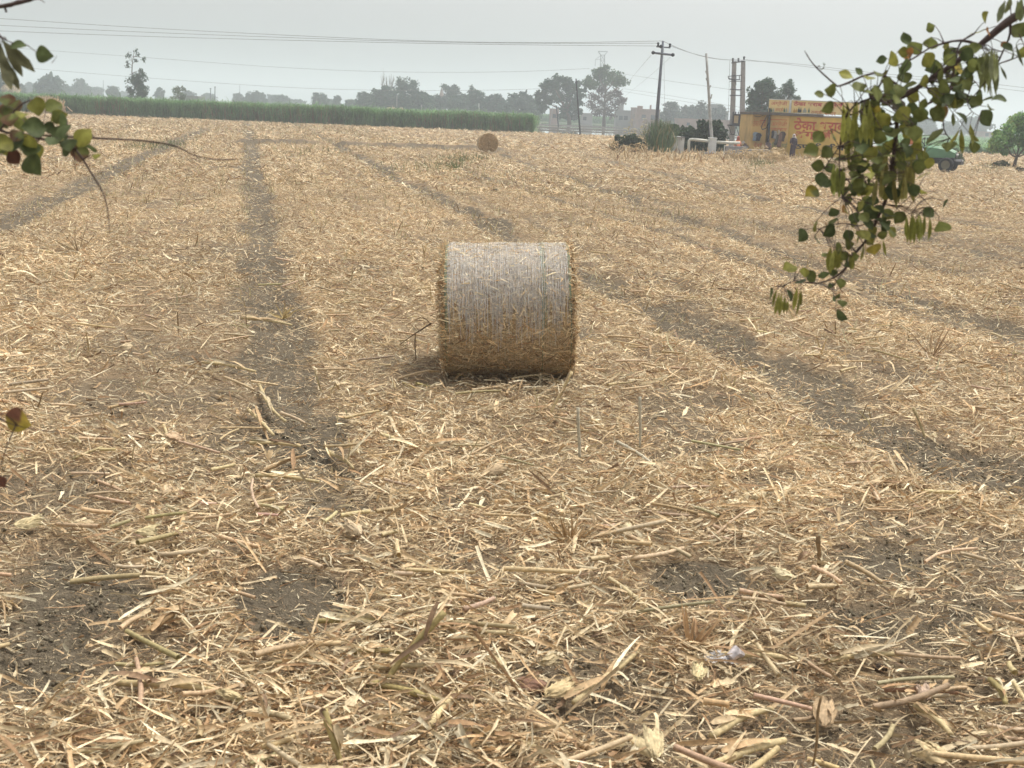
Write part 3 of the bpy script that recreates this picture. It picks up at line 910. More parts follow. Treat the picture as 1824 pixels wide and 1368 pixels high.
# ------------------------------------------------------------------ cane crops
def cane(name, label, corners_px, n, hh, dry, w0=.05, front=None):
    nb = NB()
    P = corners_px(n)
    x, y = P[:, 0], P[:, 1]
    h = hh * (.72 + .36 * rng.random(n)) * (.85 + .3 * fbm(x, y, 3))
    D = unit(np.column_stack([rng.normal(0, .16, n), rng.normal(0, .16, n), np.ones(n)]))
    base = np.column_stack([x, y, np.zeros(n)])
    N = unit(np.column_stack([rng.normal(0, 1, n), -np.abs(rng.normal(0, 1, n)), np.zeros(n)]))
    V, Q = strips(base + D * (h / 2)[:, None], D, N, h, w0 * (.7 + .8 * rng.random(n)), h * rng.normal(0, .1, n), rng.normal(0, .6, n), 5, 2, 0, np.tile([.5, .8, 1, .8, .15], (n, 1)))
    c = np.array([.14, .27, .1]) * (.65 + .7 * rng.random((n, 1)))
    dr = (rng.random(n) < dry * (fbm(x, y, 9) > .5) * 1.6)
    c = np.where(dr[:, None], np.array([.26, .2, .11]) * (.7 + .5 * rng.random((n, 1))), c)
    nb.add(V, Q, np.repeat(c, 10, 0))
    # arching side leaves
    m = n
    k = rng.integers(0, n, m)
    z = h[k] * (.35 + .6 * rng.random(m))
    a = rng.random(m) * 2 * math.pi
    D2 = unit(np.column_stack([np.cos(a), np.sin(a), rng.normal(.35, .4, m)]))
    l = .5 + .6 * rng.random(m)
    P2 = base[k] + np.column_stack([np.zeros(m), np.zeros(m), z]) + D2 * (l * .45)[:, None]
    V, Q = strips(P2, D2, np.tile([0, 0, 1.], (m, 1)) + rng.normal(0, .2, (m, 3)), l, w0 * (1 + .6 * rng.random(m)), l * .16, rng.normal(0, .3, m), 4, 2, 0, np.tile([.6, 1, .8, .1], (m, 1)))
    c = np.array([.17, .31, .12]) * (.65 + .7 * rng.random((m, 1)))
    low = (z < h[k] * .6) & (rng.random(m) < dry * 1.5)
    c = np.where(low[:, None], np.array([.25, .19, .1]), c)
    nb.add(V, Q, np.repeat(c, 8, 0))
    return tag(nb.build(name, CANE), label, 'crop', kind='stuff')


CY0 = 149.0
xr = at(950, 236, CY0).x
def c1(n):
    u = rng.random(n) ** 2.3
    y = CY0 + 150 * u
    x = -y * .5 - 8 + rng.random(n) * (y * .5 + 8 + xr + (y - CY0) * .02)
    e = rng.random(n) < .3
    y = np.where(e, CY0 + 1.5 * rng.random(n), y)
    x = np.where(e, -85 + (85 + xr) * rng.random(n), x)
    return np.column_stack([x, y + (vnoise(x, x * 0, 6) - .5) * 1.0])
cane('sugarcane_crop', 'dense green sugarcane field along the far side of the stubble', c1, 60000, 2.3, .16, .06)
def c2(n):
    y = 395 + 140 * rng.random(n) ** 2.5
    x = y * (-.02 + .24 * rng.random(n))
    return np.column_stack([x, y])
cane('distant_crop', 'hazy green crop beyond the flooded plots and shade trees', c2, 16000, 2.5, .0, .14)
def c3(n):
    y = 130 + 300 * rng.random(n) ** 1.7
    x = y * .5 * (.62 + .6 * rng.random(n))
    return np.column_stack([x, y])
cane('low_green_crop', 'low green crop field behind the tractor and the young tree', c3, 40000, .55, .0, .1)


# ------------------------------------------------------------------ flooded plots and their earth banks
WATER, t_, p_, o_ = nt('flood_water')
p_.inputs['Base Color'].default_value = (.2, .2, .17, 1); p_.inputs['Roughness'].default_value = .03
p_.inputs['Specular IOR Level'].default_value = .6
nn = t_.nodes.new('ShaderNodeTexNoise'); nn.inputs['Scale'].default_value = .9
bb = t_.nodes.new('ShaderNodeBump'); bb.inputs['Strength'].default_value = .0; bb.inputs['Distance'].default_value = .02
tcw = t_.nodes.new('ShaderNodeTexCoord'); t_.links.new(tcw.outputs['Object'], nn.inputs['Vector'])
t_.links.new(nn.outputs['Fac'], bb.inputs['Height']); t_.links.new(bb.outputs['Normal'], p_.inputs['Normal'])
BANK = mat_plain('bank_earth', (.06, .055, .045), .95, .4, .7, bump=.3)


def flood():
    ys = [150.5, 176, 208, 262]
    mb = MB()
    mb.quadmesh([(xr + .5, 149.2, .06), (150, 149.2, .06), (210, 335, .06), (xr + 4, 335, .06)], [(0, 1, 2, 3)])
    tag(mb.build('flood_water', WATER), kind='structure')
    for k, y in enumerate(ys[1:]):
        m = MB(); pts = []
        xs = np.linspace(xr + 1, 170, 60)
        prev = None
        hgt = .17 + .05 * k
        for x in xs:
            yy = y + (vnoise(np.array([x]), np.array([y]), 12)[0] - .5) * 3
            hh = hgt * (.85 + .3 * vnoise(np.array([x]), np.array([y]), 3)[0])
            m.v += [(x, yy - .8, 0), (x, yy - .25, hh), (x, yy + .3, hh), (x, yy + .9, 0)]; m.c += [(.1, .1, .1)] * 4
        for i in range(len(xs) - 1):
            for q in range(3):
                a = i * 4 + q
                m.f.append((a, a + 4, a + 5, a + 1))
        tag(m.build('earth_bank', BANK, smooth=True), kind='structure')
flood()

# pale dirt lane beside the tractor
def lane():
    px = [(1500, 283, 272), (1600, 290, 283), (1700, 295, 289), (1760, 300, 295), (1824, 307, 301), (1960, 320, 312)]
    m = MB()
    for (x, a, b) in px:
        A, B = gnd(x, a), gnd(x, b)
        m.v += [(A.x, A.y, .05), (A.x * .5 + B.x * .5, A.y * .5 + B.y * .5, .075), (B.x, B.y, .05)]; m.c += [(.3, .3, .3)] * 3
    for i in range(len(px) - 1):
        for q in range(2): m.f.append((i * 3 + q, i * 3 + q + 3, i * 3 + q + 4, i * 3 + q + 1))
    tag(m.build('dirt_path', mat_plain('pale_dust', (.46, .39, .29), .95, .15, .5)), kind='structure')
lane()


# ------------------------------------------------------------------ poles, wires, transformer
YP = gnd(1165, 272)[1]


def insul(m, p, s=1.0):
    p = Vector(p)
    m.tube([p, p + Vector((0, 0, .05 * s)), p + Vector((0, 0, .1 * s)), p + Vector((0, 0, .16 * s)), p + Vector((0, 0, .2 * s))], [.02 * s, .06 * s, .04 * s, .07 * s, .03 * s], 7)


def power_pole():
    Y = YP
    root = thing('power_pole', 'tall dark steel power pole with two crossarms and disc insulators', 'power pole', tuple(gnd(1165, 272)))
    b = gnd(1165, 272); t = at(1181, 73, Y)
    m = MB(); m.tube([b - Vector((0, 0, .2)), (b + t) / 2, t], [.15, .125, .085], 10); m.build('pole', POLEM, root, True)
    m = MB(); m.tube([at(1169, 83, Y), at(1194, 85, Y)], .05, 6); a1 = m.build('crossarm', POLEM, root)
    m = MB(); insul(m, at(1172, 83, Y), 1.5); m.build('insulator', DARKM, a1, True)
    m = MB(); insul(m, at(1193, 85, Y), 1.5); m.build('insulator', DARKM, a1, True)
    m = MB(); m.tube([at(1163, 94, Y - .12), at(1198, 98, Y - .12)], .075, 6); a2 = m.build('crossarm', POLEM, root)
    for (x, y) in ((1163, 94), (1198, 98)):
        m = MB(); c = at(x, y, Y)
        m.tube([c + Vector((0, -.3, 0)), c + Vector((0, -.2, 0)), c + Vector((0, -.15, 0)), c + Vector((0, .1, 0))], [.08, .13, .13, .07], 14)
        m.build('disc_insulator', DARKM, a2, True)
    m = MB(); c = at(1177, 83, Y)
    m.tube([c + Vector((0, -.25, 0)), c + Vector((0, -.12, 0)), c + Vector((0, .05, 0))], [.09, .13, .1], 14); m.build('disc_insulator', DARKM, root, True)
power_pole()


def wire(label, P, sag, r=.016, group='overhead wires', n=24, pts=None):
    m = MB()
    if pts is None:
        a, b = P
        pts = [a.lerp(b, t) - Vector((0, 0, sag * 4 * t * (1 - t))) for t in np.linspace(0, 1, n)]
    else:
        # smooth through the given points
        q = np.array([tuple(p) for p in pts]); s = np.linspace(0, len(q) - 1, n)
        k = np.clip(s.astype(int), 0, len(q) - 2); f = (s - k)[:, None]
        p0 = q[np.maximum(k - 1, 0)]; p1 = q[k]; p2 = q[k + 1]; p3 = q[np.minimum(k + 2, len(q) - 1)]
        o = .5 * (2 * p1 + (p2 - p0) * f + (2 * p0 - 5 * p1 + 4 * p2 - p3) * f ** 2 + (3 * p1 - p0 - 3 * p2 + p3) * f ** 3)
        pts = [Vector(x) for x in o]
    m.tube(pts, r, 4)
    return tag(m.build('overhead_wire', WIREM), label, 'wire', group)


wire('uppermost wire running from the left edge to the pole top', 0, 0, pts=[at(-160, 22, 92), at(0, 33, 90), at(300, 52, 88), at(700, 71, 85), at(950, 76, 83), at(1181, 73, YP)])
wire('second wire from the top, ending on the upper crossarm', 0, 0, pts=[at(-160, 34, 91), at(0, 45, 89), at(300, 59, 87), at(700, 73, 84), at(950, 77, 82), at(1172, 77, YP)])
wire('third wire from the top, ending at the pole just under the second', 0, 0, pts=[at(-160, 46, 90), at(0, 55, 88), at(300, 66, 86), at(700, 76, 84), at(950, 80, 82), at(1177, 82, YP)])
wire('upper of the two slack wires crossing behind the ragged tree', 0, 0, .045, pts=[at(-60, 78, 330), at(60, 88, 325), at(240, 101, 320), at(500, 120, 312), at(700, 128, 306), at(900, 128, 300), at(1050, 122, 300)])
wire('lower of the two slack wires crossing behind the ragged tree', 0, 0, .045, pts=[at(-60, 110, 330), at(60, 122, 325), at(240, 137, 320), at(500, 155, 312), at(700, 161, 306), at(900, 160, 300), at(1050, 154, 300)])
wire('slack wire from the tallest tree passing behind the pole, upper', 0, 0, .035, pts=[at(1100, 130, 300), at(1190, 144, 260), at(1310, 161, 220), at(1480, 190, 190)])
wire('pair of low slack wires behind the pole, upper one', 0, 0, .03, pts=[at(1112, 158, 300), at(1190, 170, 260), at(1330, 193, 220), at(1480, 216, 190)])
wire('pair of low slack wires behind the pole, lower one', 0, 0, .03, pts=[at(1112, 163, 300), at(1190, 176, 260), at(1330, 199, 220), at(1480, 222, 190)])
YT = gnd(1318, 264)[1]
TT = [at(1305, 107, YT), at(1315, 108, YT), at(1326, 106, YT)]
wire('wire dropping from the pole top to the transformer frame', (at(1181, 73, YP), TT[0]), .35)
wire('wire from the upper crossarm to the right post of the transformer', (at(1193, 81, YP), TT[2]), .35)
wire('wire leaving the transformer towards the hanging branch, upper', 0, 0, .018, pts=[TT[0], at(1420, 114, YT + 3), at(1560, 130, YT + 6), at(1700, 142, YT + 9), at(1900, 165, YT + 14)])
wire('wire leaving the transformer towards the hanging branch, lower', 0, 0, .018, pts=[TT[2], at(1430, 118, YT + 3), at(1560, 134, YT + 6), at(1700, 148, YT + 9), at(1900, 172, YT + 14)])
wire('stay wire slanting down from the left disc insulator', 0, 0, .01, pts=[at(1160, 98, YP), at(1130, 133, YP + 60), at(1112, 156, YP + 120)])
wire('stay wire slanting down from the right disc insulator', 0, 0, .01, pts=[at(1194, 102, YP), at(1160, 133, YP + 60), at(1112, 172, YP + 130)])
wire('thin drop wire hanging straight down beside the tall pole', 0, 0, .009, pts=[at(1182, 84, YP), at(1183, 130, YP), at(1184, 200, YP)])


def transformer():
    Y = YT
    root = thing('transformer_stand', 'two-post transformer stand with platform and grey box left of the shop', 'transformer', tuple(gnd(1318, 264)))
    P = [(1308, 109, 1303, 264, 0), (1324, 108, 1321, 264, 0)]
    for (x1, y1, x2, y2, q) in P:
        m = MB(); a = at(x2, y2, Y); b = at(x1, y1, Y); a.z = -.2
        for i in range(1):
            d = .15
            V = [];
            for p, w in ((a, .27), (b, .19)):
                V += [(p.x - w, p.y - .12, p.z), (p.x + w, p.y - .12, p.z), (p.x + w, p.y + .12, p.z), (p.x - w, p.y + .12, p.z)]
            m.quadmesh(V, [(0, 1, 5, 4), (1, 2, 6, 5), (2, 3, 7, 6), (3, 0, 4, 7), (4, 5, 6, 7)])
        m.build('post', CONC, root, bevel=.02)
    def bar(x1, y1, x2, y2, r, nm='crossbar', dy=-.16, mat=STEEL):
        m = MB(); m.tube([at(x1, y1, Y + dy), at(x2, y2, Y + dy)], r, 4); return m.build(nm, mat, root)
    top = bar(1303, 112, 1326, 109, .085)
    for (x, y) in ((1305, 110), (1315, 110), (1325, 107)):
        m = MB(); insul(m, at(x, y, Y - .1), 1.7); m.build('insulator', DARKM, top, True)
    bar(1297, 136, 1321, 134, .05); bar(1298, 140, 1310, 143, .09, 'switch_arm', -.35); bar(1310, 142, 1318, 142, .07, 'switch_arm', -.35)
    bar(1317, 135, 1317, 143, .05, 'switch_arm'); bar(1311, 135, 1311, 152, .035, 'switch_arm', -.3); bar(1300, 145, 1321, 145, .04)
    bar(1300, 159, 1321, 160, .065); bar(1300, 170, 1321, 170, .065); bar(1297, 136, 1298, 141, .05, 'switch_arm', -.35)
    bar(1300, 108, 1296, 250, .018, 'down_lead', -.3, WIREM)
    m = MB(); a = at(1304, 222, Y); b = at(1318, 203, Y)
    m.box((a.x, Y - .55, a.z), (b.x, Y + .3, b.z)); tk = m.build('tank', DARKM, root, bevel=.03)
    m = MB(); a = at(1305, 219, Y); b = at(1313.5, 206, Y); m.box((a.x, Y - .6, a.z), (b.x, Y - .552, b.z)); m.build('panel', mat_plain('beige_panel', (.38, .31, .2), .6, .15, 3), tk, bevel=.01)
    for q in range(3):
        m = MB(); insul(m, at(1306 + q * 4.5, 203, Y - .1), 1.1); m.build('bushing', DARKM, tk, True)
    m = MB(); a = at(1296.5, 225, Y); b = at(1329, 223, Y); m.box((a.x, Y - .7, b.z - .13), (b.x, Y + .4, b.z)); m.build('platform', DARKM, root, bevel=.01)
    for (x1, y1, x2, y2) in ((1298, 225, 1303, 240), (1311, 225, 1308, 240), (1311, 225, 1317, 243), (1328, 225, 1323, 243), (1301, 240, 1309, 239), (1316, 242, 1324, 242)):
        bar(x1, y1, x2, y2, .04, 'brace', -.3, DARKM)
    m = MB(); m.tube([at(1325, 212, Y - .2), at(1337, 210, Y - .2)], .16, 6); m.build('switch_box', DARKM, root, bevel=.01)
    bar(1326, 208, 1324, 246, .045, 'down_pipe', -.35, DARKM)
transformer()


def simple_pole(label, x1, y1, x2, y2, r, mat=POLEM, name='power_pole', arms=(), Y=None, knots=False, cat='power pole', group=None):
    b = gnd(x2, y2)
    if Y is None: Y = b.y
    else: b = at(x2, y2, Y); b.z = -.1
    t = at(x1, y1, Y)
    root = thing(name, label, cat, tuple(b), group)
    m = MB()
    k = [b + (t - b) * f + Vector((rng.normal(0, .02) if knots else 0, 0, 0)) for f in (0, .2, .4, .6, .8, 1)]
    m.tube([b - Vector((0, 0, .2))] + k, [r * 1.15] + [r * (1.1 - .4 * f) for f in (0, .2, .4, .6, .8, 1)], 8)
    m.build('pole' if not knots else 'trunk', mat, root, True)
    for (ax1, ay1, ax2, ay2, rr) in arms:
        m = MB(); m.tube([at(ax1, ay1, Y - .05), at(ax2, ay2, Y - .05)], rr, 5); m.build('crossarm' if not knots else 'branch_stub', mat, root)
    return root
simple_pole('thin dark leaning pole in front of the wide shade tree', 1026, 140, 1034, 238, .11, DARKM, arms=[(1024, 146, 1030, 146, .05)], Y=146)
simple_pole('shorter thin pole half hidden below the wide shade tree', 991, 188, 995, 226, .14, DARKM, Y=230)
simple_pole('left one of the twin short poles on the left horizon', 375, 157, 375, 181, .16, POLEM, arms=[(373, 158, 377, 158, .06)], Y=330)
simple_pole('right one of the twin short poles on the left horizon', 383, 154, 382, 181, .16, POLEM, arms=[(381, 155, 385, 155, .06)], Y=330)
simple_pole('pale concrete pole among the tree belt left of the columnar tree', 707, 170, 707, 200, .12, CONC, Y=310)
simple_pole('slim pale pole near the temple spire', 751, 187, 751, 200, .14, CONC, Y=300)
simple_pole('slim white pole by the dark upright tree', 853, 184, 854, 205, .11, WHITEP, Y=290)
simple_pole('slim pole in the village haze below the wide shade tree', 985, 190, 980, 214, .1, CONC, Y=300)
PALEBARK = mat_plain('pale_bleached_bark', (.42, .42, .41), .85, .28, 3, bump=.3)
simple_pole('pale bleached bare tree trunk leaning left beside the white pillar', 1258, 95, 1270, 272, .115, PALEBARK, 'dead_trunk',
            [(1262, 160, 1266, 152, .05), (1266, 176, 1268, 168, .05), (1259, 132, 1257, 126, .05), (1259, 143, 1258, 139, .05)], knots=True, cat='dead tree', Y=YP + 1)
simple_pole('dark thin post standing against the bleached trunk', 1264, 192, 1263, 272, .07, DARKM, 'post', Y=YP + 1.6, cat='post')
simple_pole('faint lattice mast far away left of the ragged tree', 184, 143, 184, 172, .25, POLEM, 'mast', Y=760, cat='mast')
simple_pole('very faint thin mast on the horizon right of the twin poles', 427, 152, 427, 176, .2, POLEM, 'mast', Y=760, cat='mast')


def tower():
    Y = 560
    root = thing('transmission_tower', 'pale lattice tower with flat top behind the tallest tree', 'tower', (at(1073, 215, Y).x, Y, 0))
    m = MB()
    def T(x, y): return at(x, y, Y)
    L = [(1062, 225), (1069, 125), (1070, 98), (1065.5, 91.5)]; Rr = [(1086, 225), (1077, 125), (1077, 98), (1082, 92)]
    for dy in (-1.3, 1.3):
        o = Vector((0, dy, 0))
        for S in (L, Rr): m.tube([T(*p) + o for p in S], .14, 4)
        ys = [225, 200, 178, 158, 141, 125, 116, 107, 98]
        def lx(y, S):
            for (x1, y1), (x2, y2) in zip(S, S[1:]):
                if y1 >= y >= y2: return x1 + (x2 - x1) * (y1 - y) / (y1 - y2)
        for a, b in zip(ys, ys[1:]):
            m.tube([T(lx(a, L), a) + o, T(lx(b, Rr), b) + o], .09, 3); m.tube([T(lx(a, Rr), a) + o, T(lx(b, L), b) + o], .09, 3)
            m.tube([T(lx(a, L), a) + o, T(lx(a, Rr), a) + o], .08, 3)
        m.tube([T(1065.5, 91.5) + o, T(1082, 92) + o], .14, 4)
        m.tube([T(1070, 98) + o, T(1077, 98) + o], .1, 3)
    m.build('lattice', STEEL, root)
    m = MB(); m.tube([T(1070, 106), T(1061, 106), T(1060, 118)], .14, 4); m.tube([T(1070, 99), T(1061, 106)], .1, 3); m.build('side_arm', STEEL, root)
tower()


def far_tower():
    Y = 430
    root = thing('transmission_tower', 'small hazy lattice tower beside the dome-shaped tree at left', 'tower', (at(104, 170, Y).x, Y, 0))
    m = MB()
    for x in (101, 108): m.tube([at(x, 172, Y), at(x, 142, Y)], .13, 4)
    for a, b in ((172, 164), (164, 156), (156, 149), (149, 142)):
        m.tube([at(101, a, Y), at(108, b, Y)], .08, 3); m.tube([at(108, a, Y), at(101, b, Y)], .08, 3); m.tube([at(101, b, Y), at(108, b, Y)], .1, 3)
    m.tube([at(99, 142, Y), at(110, 142, Y)], .2, 4)
    m.build('lattice', STEEL, root)
far_tower()


# ------------------------------------------------------------------ distant buildings
def house(label, x1, x2, ytop, Y, mat, wins=(), roof=None, name='house', cat='house', extras=()):
    a = at(x1, ytop, Y); b = at(x2, ytop, Y); c = (a + b) / 2
    zt = c.z
    root = thing(name, label, cat, (c.x, Y + 3, 0))
    m = MB(); m.box((a.x, Y, -.1), (b.x, Y + 7, zt)); m.build('wall', mat, root, bevel=.05)
    m = MB(); m.box((a.x - .15, Y - .15, zt), (b.x + .15, Y + 7.15, zt + .25)); m.build('roof', roof or mat, root)
    for (f, z, w, h) in wins:
        m = MB(); x = a.x + (b.x - a.x) * f; m.box((x - w / 2, Y - .04, zt * z), (x + w / 2, Y - .004, zt * z + h)); m.build('window', DARKM, root)
    for (nm, f0, f1, h) in extras:
        m = MB(); m.box((a.x + (b.x - a.x) * f0, Y + 1, zt + .25), (a.x + (b.x - a.x) * f1, Y + 4, zt + .25 + h)); m.build(nm, mat, root, bevel=.04)
    return root
BRICK = mat_plain('old_brick', (.3, .2, .16), .9, .25, .8)
PALEW = mat_plain('pale_wall', (.27, .265, .26), .9, .15, .5)
PINKW = mat_plain('pink_wall', (.3, .21, .18), .9, .15, .5)
house('long hazy brick house behind the tall power pole', 1135, 1176, 196, 330, BRICK, [(.3, .45, 1.2, 1.3), (.7, .45, 1.2, 1.3)], extras=[('parapet', .05, .25, .8), ('chimney', .6, .63, 1.2)])
house('pinkish gable-end house left of the brick house', 1128, 1136, 193, 338, PINKW, [(.5, .5, .6, 1.0)])
house('pale low house behind the right side of the tallest tree', 1098, 1127, 198, 345, PALEW, [(.3, .4, 1.2, 1.2), (.6, .4, 1.2, 1.2)], extras=[('stair_tower', .1, .45, 1.7)])
house('grey two-storey house left of the transformer stand', 1266, 1284, 187, 350, PALEW, [(.35, .55, 1., 1.2), (.7, .55, 1., 1.2)])
house('low grey house joined to the two-storey one', 1284, 1298, 199, 350, PALEW, [(.5, .4, 1., 1.1)])
house('long low wall-like shed behind the green thicket', 1208, 1300, 214, 300, BRICK, [(.2, .4, .8, .8), (.5, .4, .8, .8)], name='shed', cat='shed')
house('pinkish hazy house behind the wide shade tree', 980, 996, 195, 330, PINKW, [(.5, .4, 1., 1.1)])
house('low pale house seen between the two shade trees', 1036, 1056, 203, 335, PALEW, [(.3, .4, 1., 1.)])
house('pale village house in the haze behind the young tree', 1745, 1790, 236, 420, PINKW, [(.3, .4, 1.2, 1.2), (.6, .4, 1.2, 1.2)])
house('small pale hut on the left horizon below the leafy bush tree', 316, 352, 172, 300, PALEW, [(.5, .4, 1., .5)], name='hut', cat='hut')


def temple():
    Y = 420
    a = at(787, 150, Y); base = at(787, 205, Y)
    root = thing('temple_spire', 'pale pointed temple spire rising above the tree belt', 'temple', (a.x, Y, 0))
    zt = a.z
    m = MB(); m.box((a.x - 1.6, Y - 1.6, -.1), (a.x + 1.6, Y + 1.6, zt * .4)); m.build('base', PINKW, root, bevel=.05)
    m = MB()
    prof = [(0, 1.5), (.15, 1.4), (.35, 1.15), (.6, .75), (.82, .38), (.95, .16), (1, .05)]
    m.tube([(a.x, Y, zt * (.4 + .5 * f)) for f, r in prof], [r for f, r in prof], 12); m.build('spire', PINKW, root, True)
    m = MB(); m.tube([(a.x, Y, zt * .9), (a.x, Y, zt * 1.0)], [.08, .03], 5); m.build('finial', DARKM, root)
temple()


def heap(label, x, y, wpx, hpx, Y, mat, name='straw_stack', cat='straw stack'):
    b = at(x, y, Y); w = wpx * Y / F; h = hpx * Y / F
    root = thing(name, label, cat, (b.x, Y, 0))
    V = []; z0 = 0
    m = MB(); n = 24
    prof = [(1, -.1), (1.02, .3), (.92, .6), (.7, .82), (.4, .95), (.12, 1.0)]
    base = max(0, b.z - h)
    m.tube([(b.x, Y, (b.z - h) + (h + .0) * f if f > 0 else -.1) for r, f in prof], [w * r for r, f in prof], n)
    m.v = [(x_ + rng.normal(0, .06) * w * .5, y_ + rng.normal(0, .06) * w * .5, z_ + rng.normal(0, .02) * h) for x_, y_, z_ in m.v]
    m.build('mound', mat, root, True)
    k = 500
    th = rng.random(k) * 2 * math.pi; f = rng.random(k)
    rr = w * np.interp(f, [0, .3, .6, .82, 1], [1.03, 1.04, .95, .73, .15])
    P = np.column_stack([b.x + rr * np.cos(th), Y + rr * np.sin(th), (b.z - h) + h * f])
    D = rng.normal(0, 1, (k, 3)); N = np.column_stack([np.cos(th), np.sin(th), .4 + 0 * th])
    V, Q = strips(P, D, N, .5 + rng.random(k), np.full(k, .1), np.zeros(k), rng.normal(0, .4, k), 3, 2)
    nb = NB(); nb.add(V, Q, np.repeat(palcol(k), 6, 0)); nb.build('loose_straw', STRAW, root)
HAYM = mat_plain('stacked_straw', (.42, .31, .18), .9, .25, 1.5)
heap('domed straw stack in front of the tree belt, the bigger of two', 698, 193, 8, 7, 300, HAYM)
heap('small pointed straw stack right of the domed one', 715, 195, 4, 5, 300, HAYM)
heap('low pale straw stack left of the domed one', 657, 195, 5, 3, 300, HAYM)
heap('pale straw heap beyond the crop at the left edge', 18, 152, 14, 10, 300, HAYM)


def stook():
    Y = 147.5
    b = at(85, 198, Y)
    root = thing('stalk_stook', 'stook of dry tan stalks leaning at the corner of the crop', 'stook', (b.x, Y, 0))
    n = 700
    a = rng.normal(0, .28, n); x = b.x + rng.normal(0, .7, n)
    D = unit(np.column_stack([a + (x - b.x) * -.1, rng.normal(0, .2, n), np.ones(n)]))
    h = 1.2 + 1.2 * rng.random(n)
    P = np.column_stack([x, Y + rng.normal(0, .5, n), np.zeros(n)]) + D * (h / 2)[:, None]
    V, Q = strips(P, D, np.tile([.2, -1, 0.], (n, 1)) + rng.normal(0, .4, (n, 3)), h, np.full(n, .09), h * rng.normal(0, .1, n), rng.normal(0, .5, n), 4, 2, 0, np.tile([.6, 1, .8, .3], (n, 1)))
    nb = NB(); nb.add(V, Q, np.repeat(palcol(n), 8, 0))
    n = 150; D = unit(np.column_stack([rng.normal(.5, .5, n), rng.normal(0, .4, n), rng.normal(.4, .4, n)])); h = .8 + .6 * rng.random(n)
    P = np.column_stack([b.x + .8 + rng.normal(0, .8, n), Y - .4 + rng.normal(0, .4, n), .3 + 1.3 * rng.random(n)])
    V, Q = strips(P, D, np.tile([.2, -1, 0.], (n, 1)), h, np.full(n, .1), h * .15, rng.normal(0, .5, n), 3, 2)
    nb.add(V, Q, np.repeat(palcol(n), 6, 0)); nb.build('stalk_bundle', STRAW, root)
stook()


# ------------------------------------------------------------------ bushes and weeds by the tank
def bush(label, blobs, Y, col, card, n, name='bush', flat=0, stems=8):
    c0 = at(sum(b[0] for b in blobs) / len(blobs), blobs[0][1], Y)
    root = thing(name, label, 'bush', (c0.x, Y, 0))
    nb = NB(); mb = MB()
    for (x, y, r) in blobs:
        C = np.array(at(x, y, Y + rng.normal(0, .3))); R = r * Y / F
        d = unit(rng.normal(0, 1, (n, 3))) * (R * (.4 + .65 * rng.random((n, 1))))
        P = C + d; P[:, 2] = np.maximum(P[:, 2], .04)
        leaf_cards(nb, P, card, np.array(col) * (.8 + .4 * rng.random()), flat)
        mb.tube([(C[0] * .5 + c0.x * .5, Y, 0), tuple(C)], [.05, .02], 4)
    mb.build('stem', BARK, root); nb.build('foliage', LEAF, root)
YB = gnd(1120, 273)[1]
bush('dark green bush overgrown with dry stalks left of the white tank', [(1095, 262, 9), (1108, 258, 11), (1118, 252, 12), (1130, 252, 12), (1140, 258, 11), (1125, 264, 12), (1110, 267, 9), (1100, 246, 5)], YB + 1, (.05, .075, .035), .2, 240)
bush('dark green leafy thicket behind the white pipe', [(1215, 240, 14), (1202, 232, 9), (1228, 236, 11), (1238, 248, 14), (1222, 255, 12)], YP + 6, (.045, .08, .04), .24, 300)
bush('tallest dense bush of the thicket, right of the bleached trunk', [(1255, 235, 14), (1266, 225, 12), (1276, 228, 13), (1284, 242, 13), (1262, 248, 15), (1250, 222, 8), (1278, 252, 13), (1268, 262, 13), (1282, 262, 10), (1240, 262, 12), (1255, 264, 12)], YP + 5, (.042, .075, .042), .24, 300)
bush('small leafy shrub behind the left end of the tank', [(1200, 228, 8), (1192, 236, 8), (1207, 238, 8)], YP + 3, (.06, .1, .045), .2, 160, 'shrub')
bush('yellowish green shrub beside the front wheel of the tractor', [(1706, 278, 8), (1700, 284, 8), (1711, 286, 7), (1698, 272, 5)], gnd(1705, 296)[1], (.08, .13, .045), .13, 170, 'shrub')
bush('low weedy shrub in the stubble left of the young tree', [(1780, 292, 7), (1788, 290, 6), (1772, 294, 5), (1793, 294, 5)], gnd(1782, 300)[1], (.08, .1, .045), .12, 90, 'shrub')
bush('dark low clump at the foot of the young tree', [(1815, 302, 6), (1822, 304, 5)], gnd(1815, 306)[1], (.05, .055, .035), .1, 90, 'shrub')


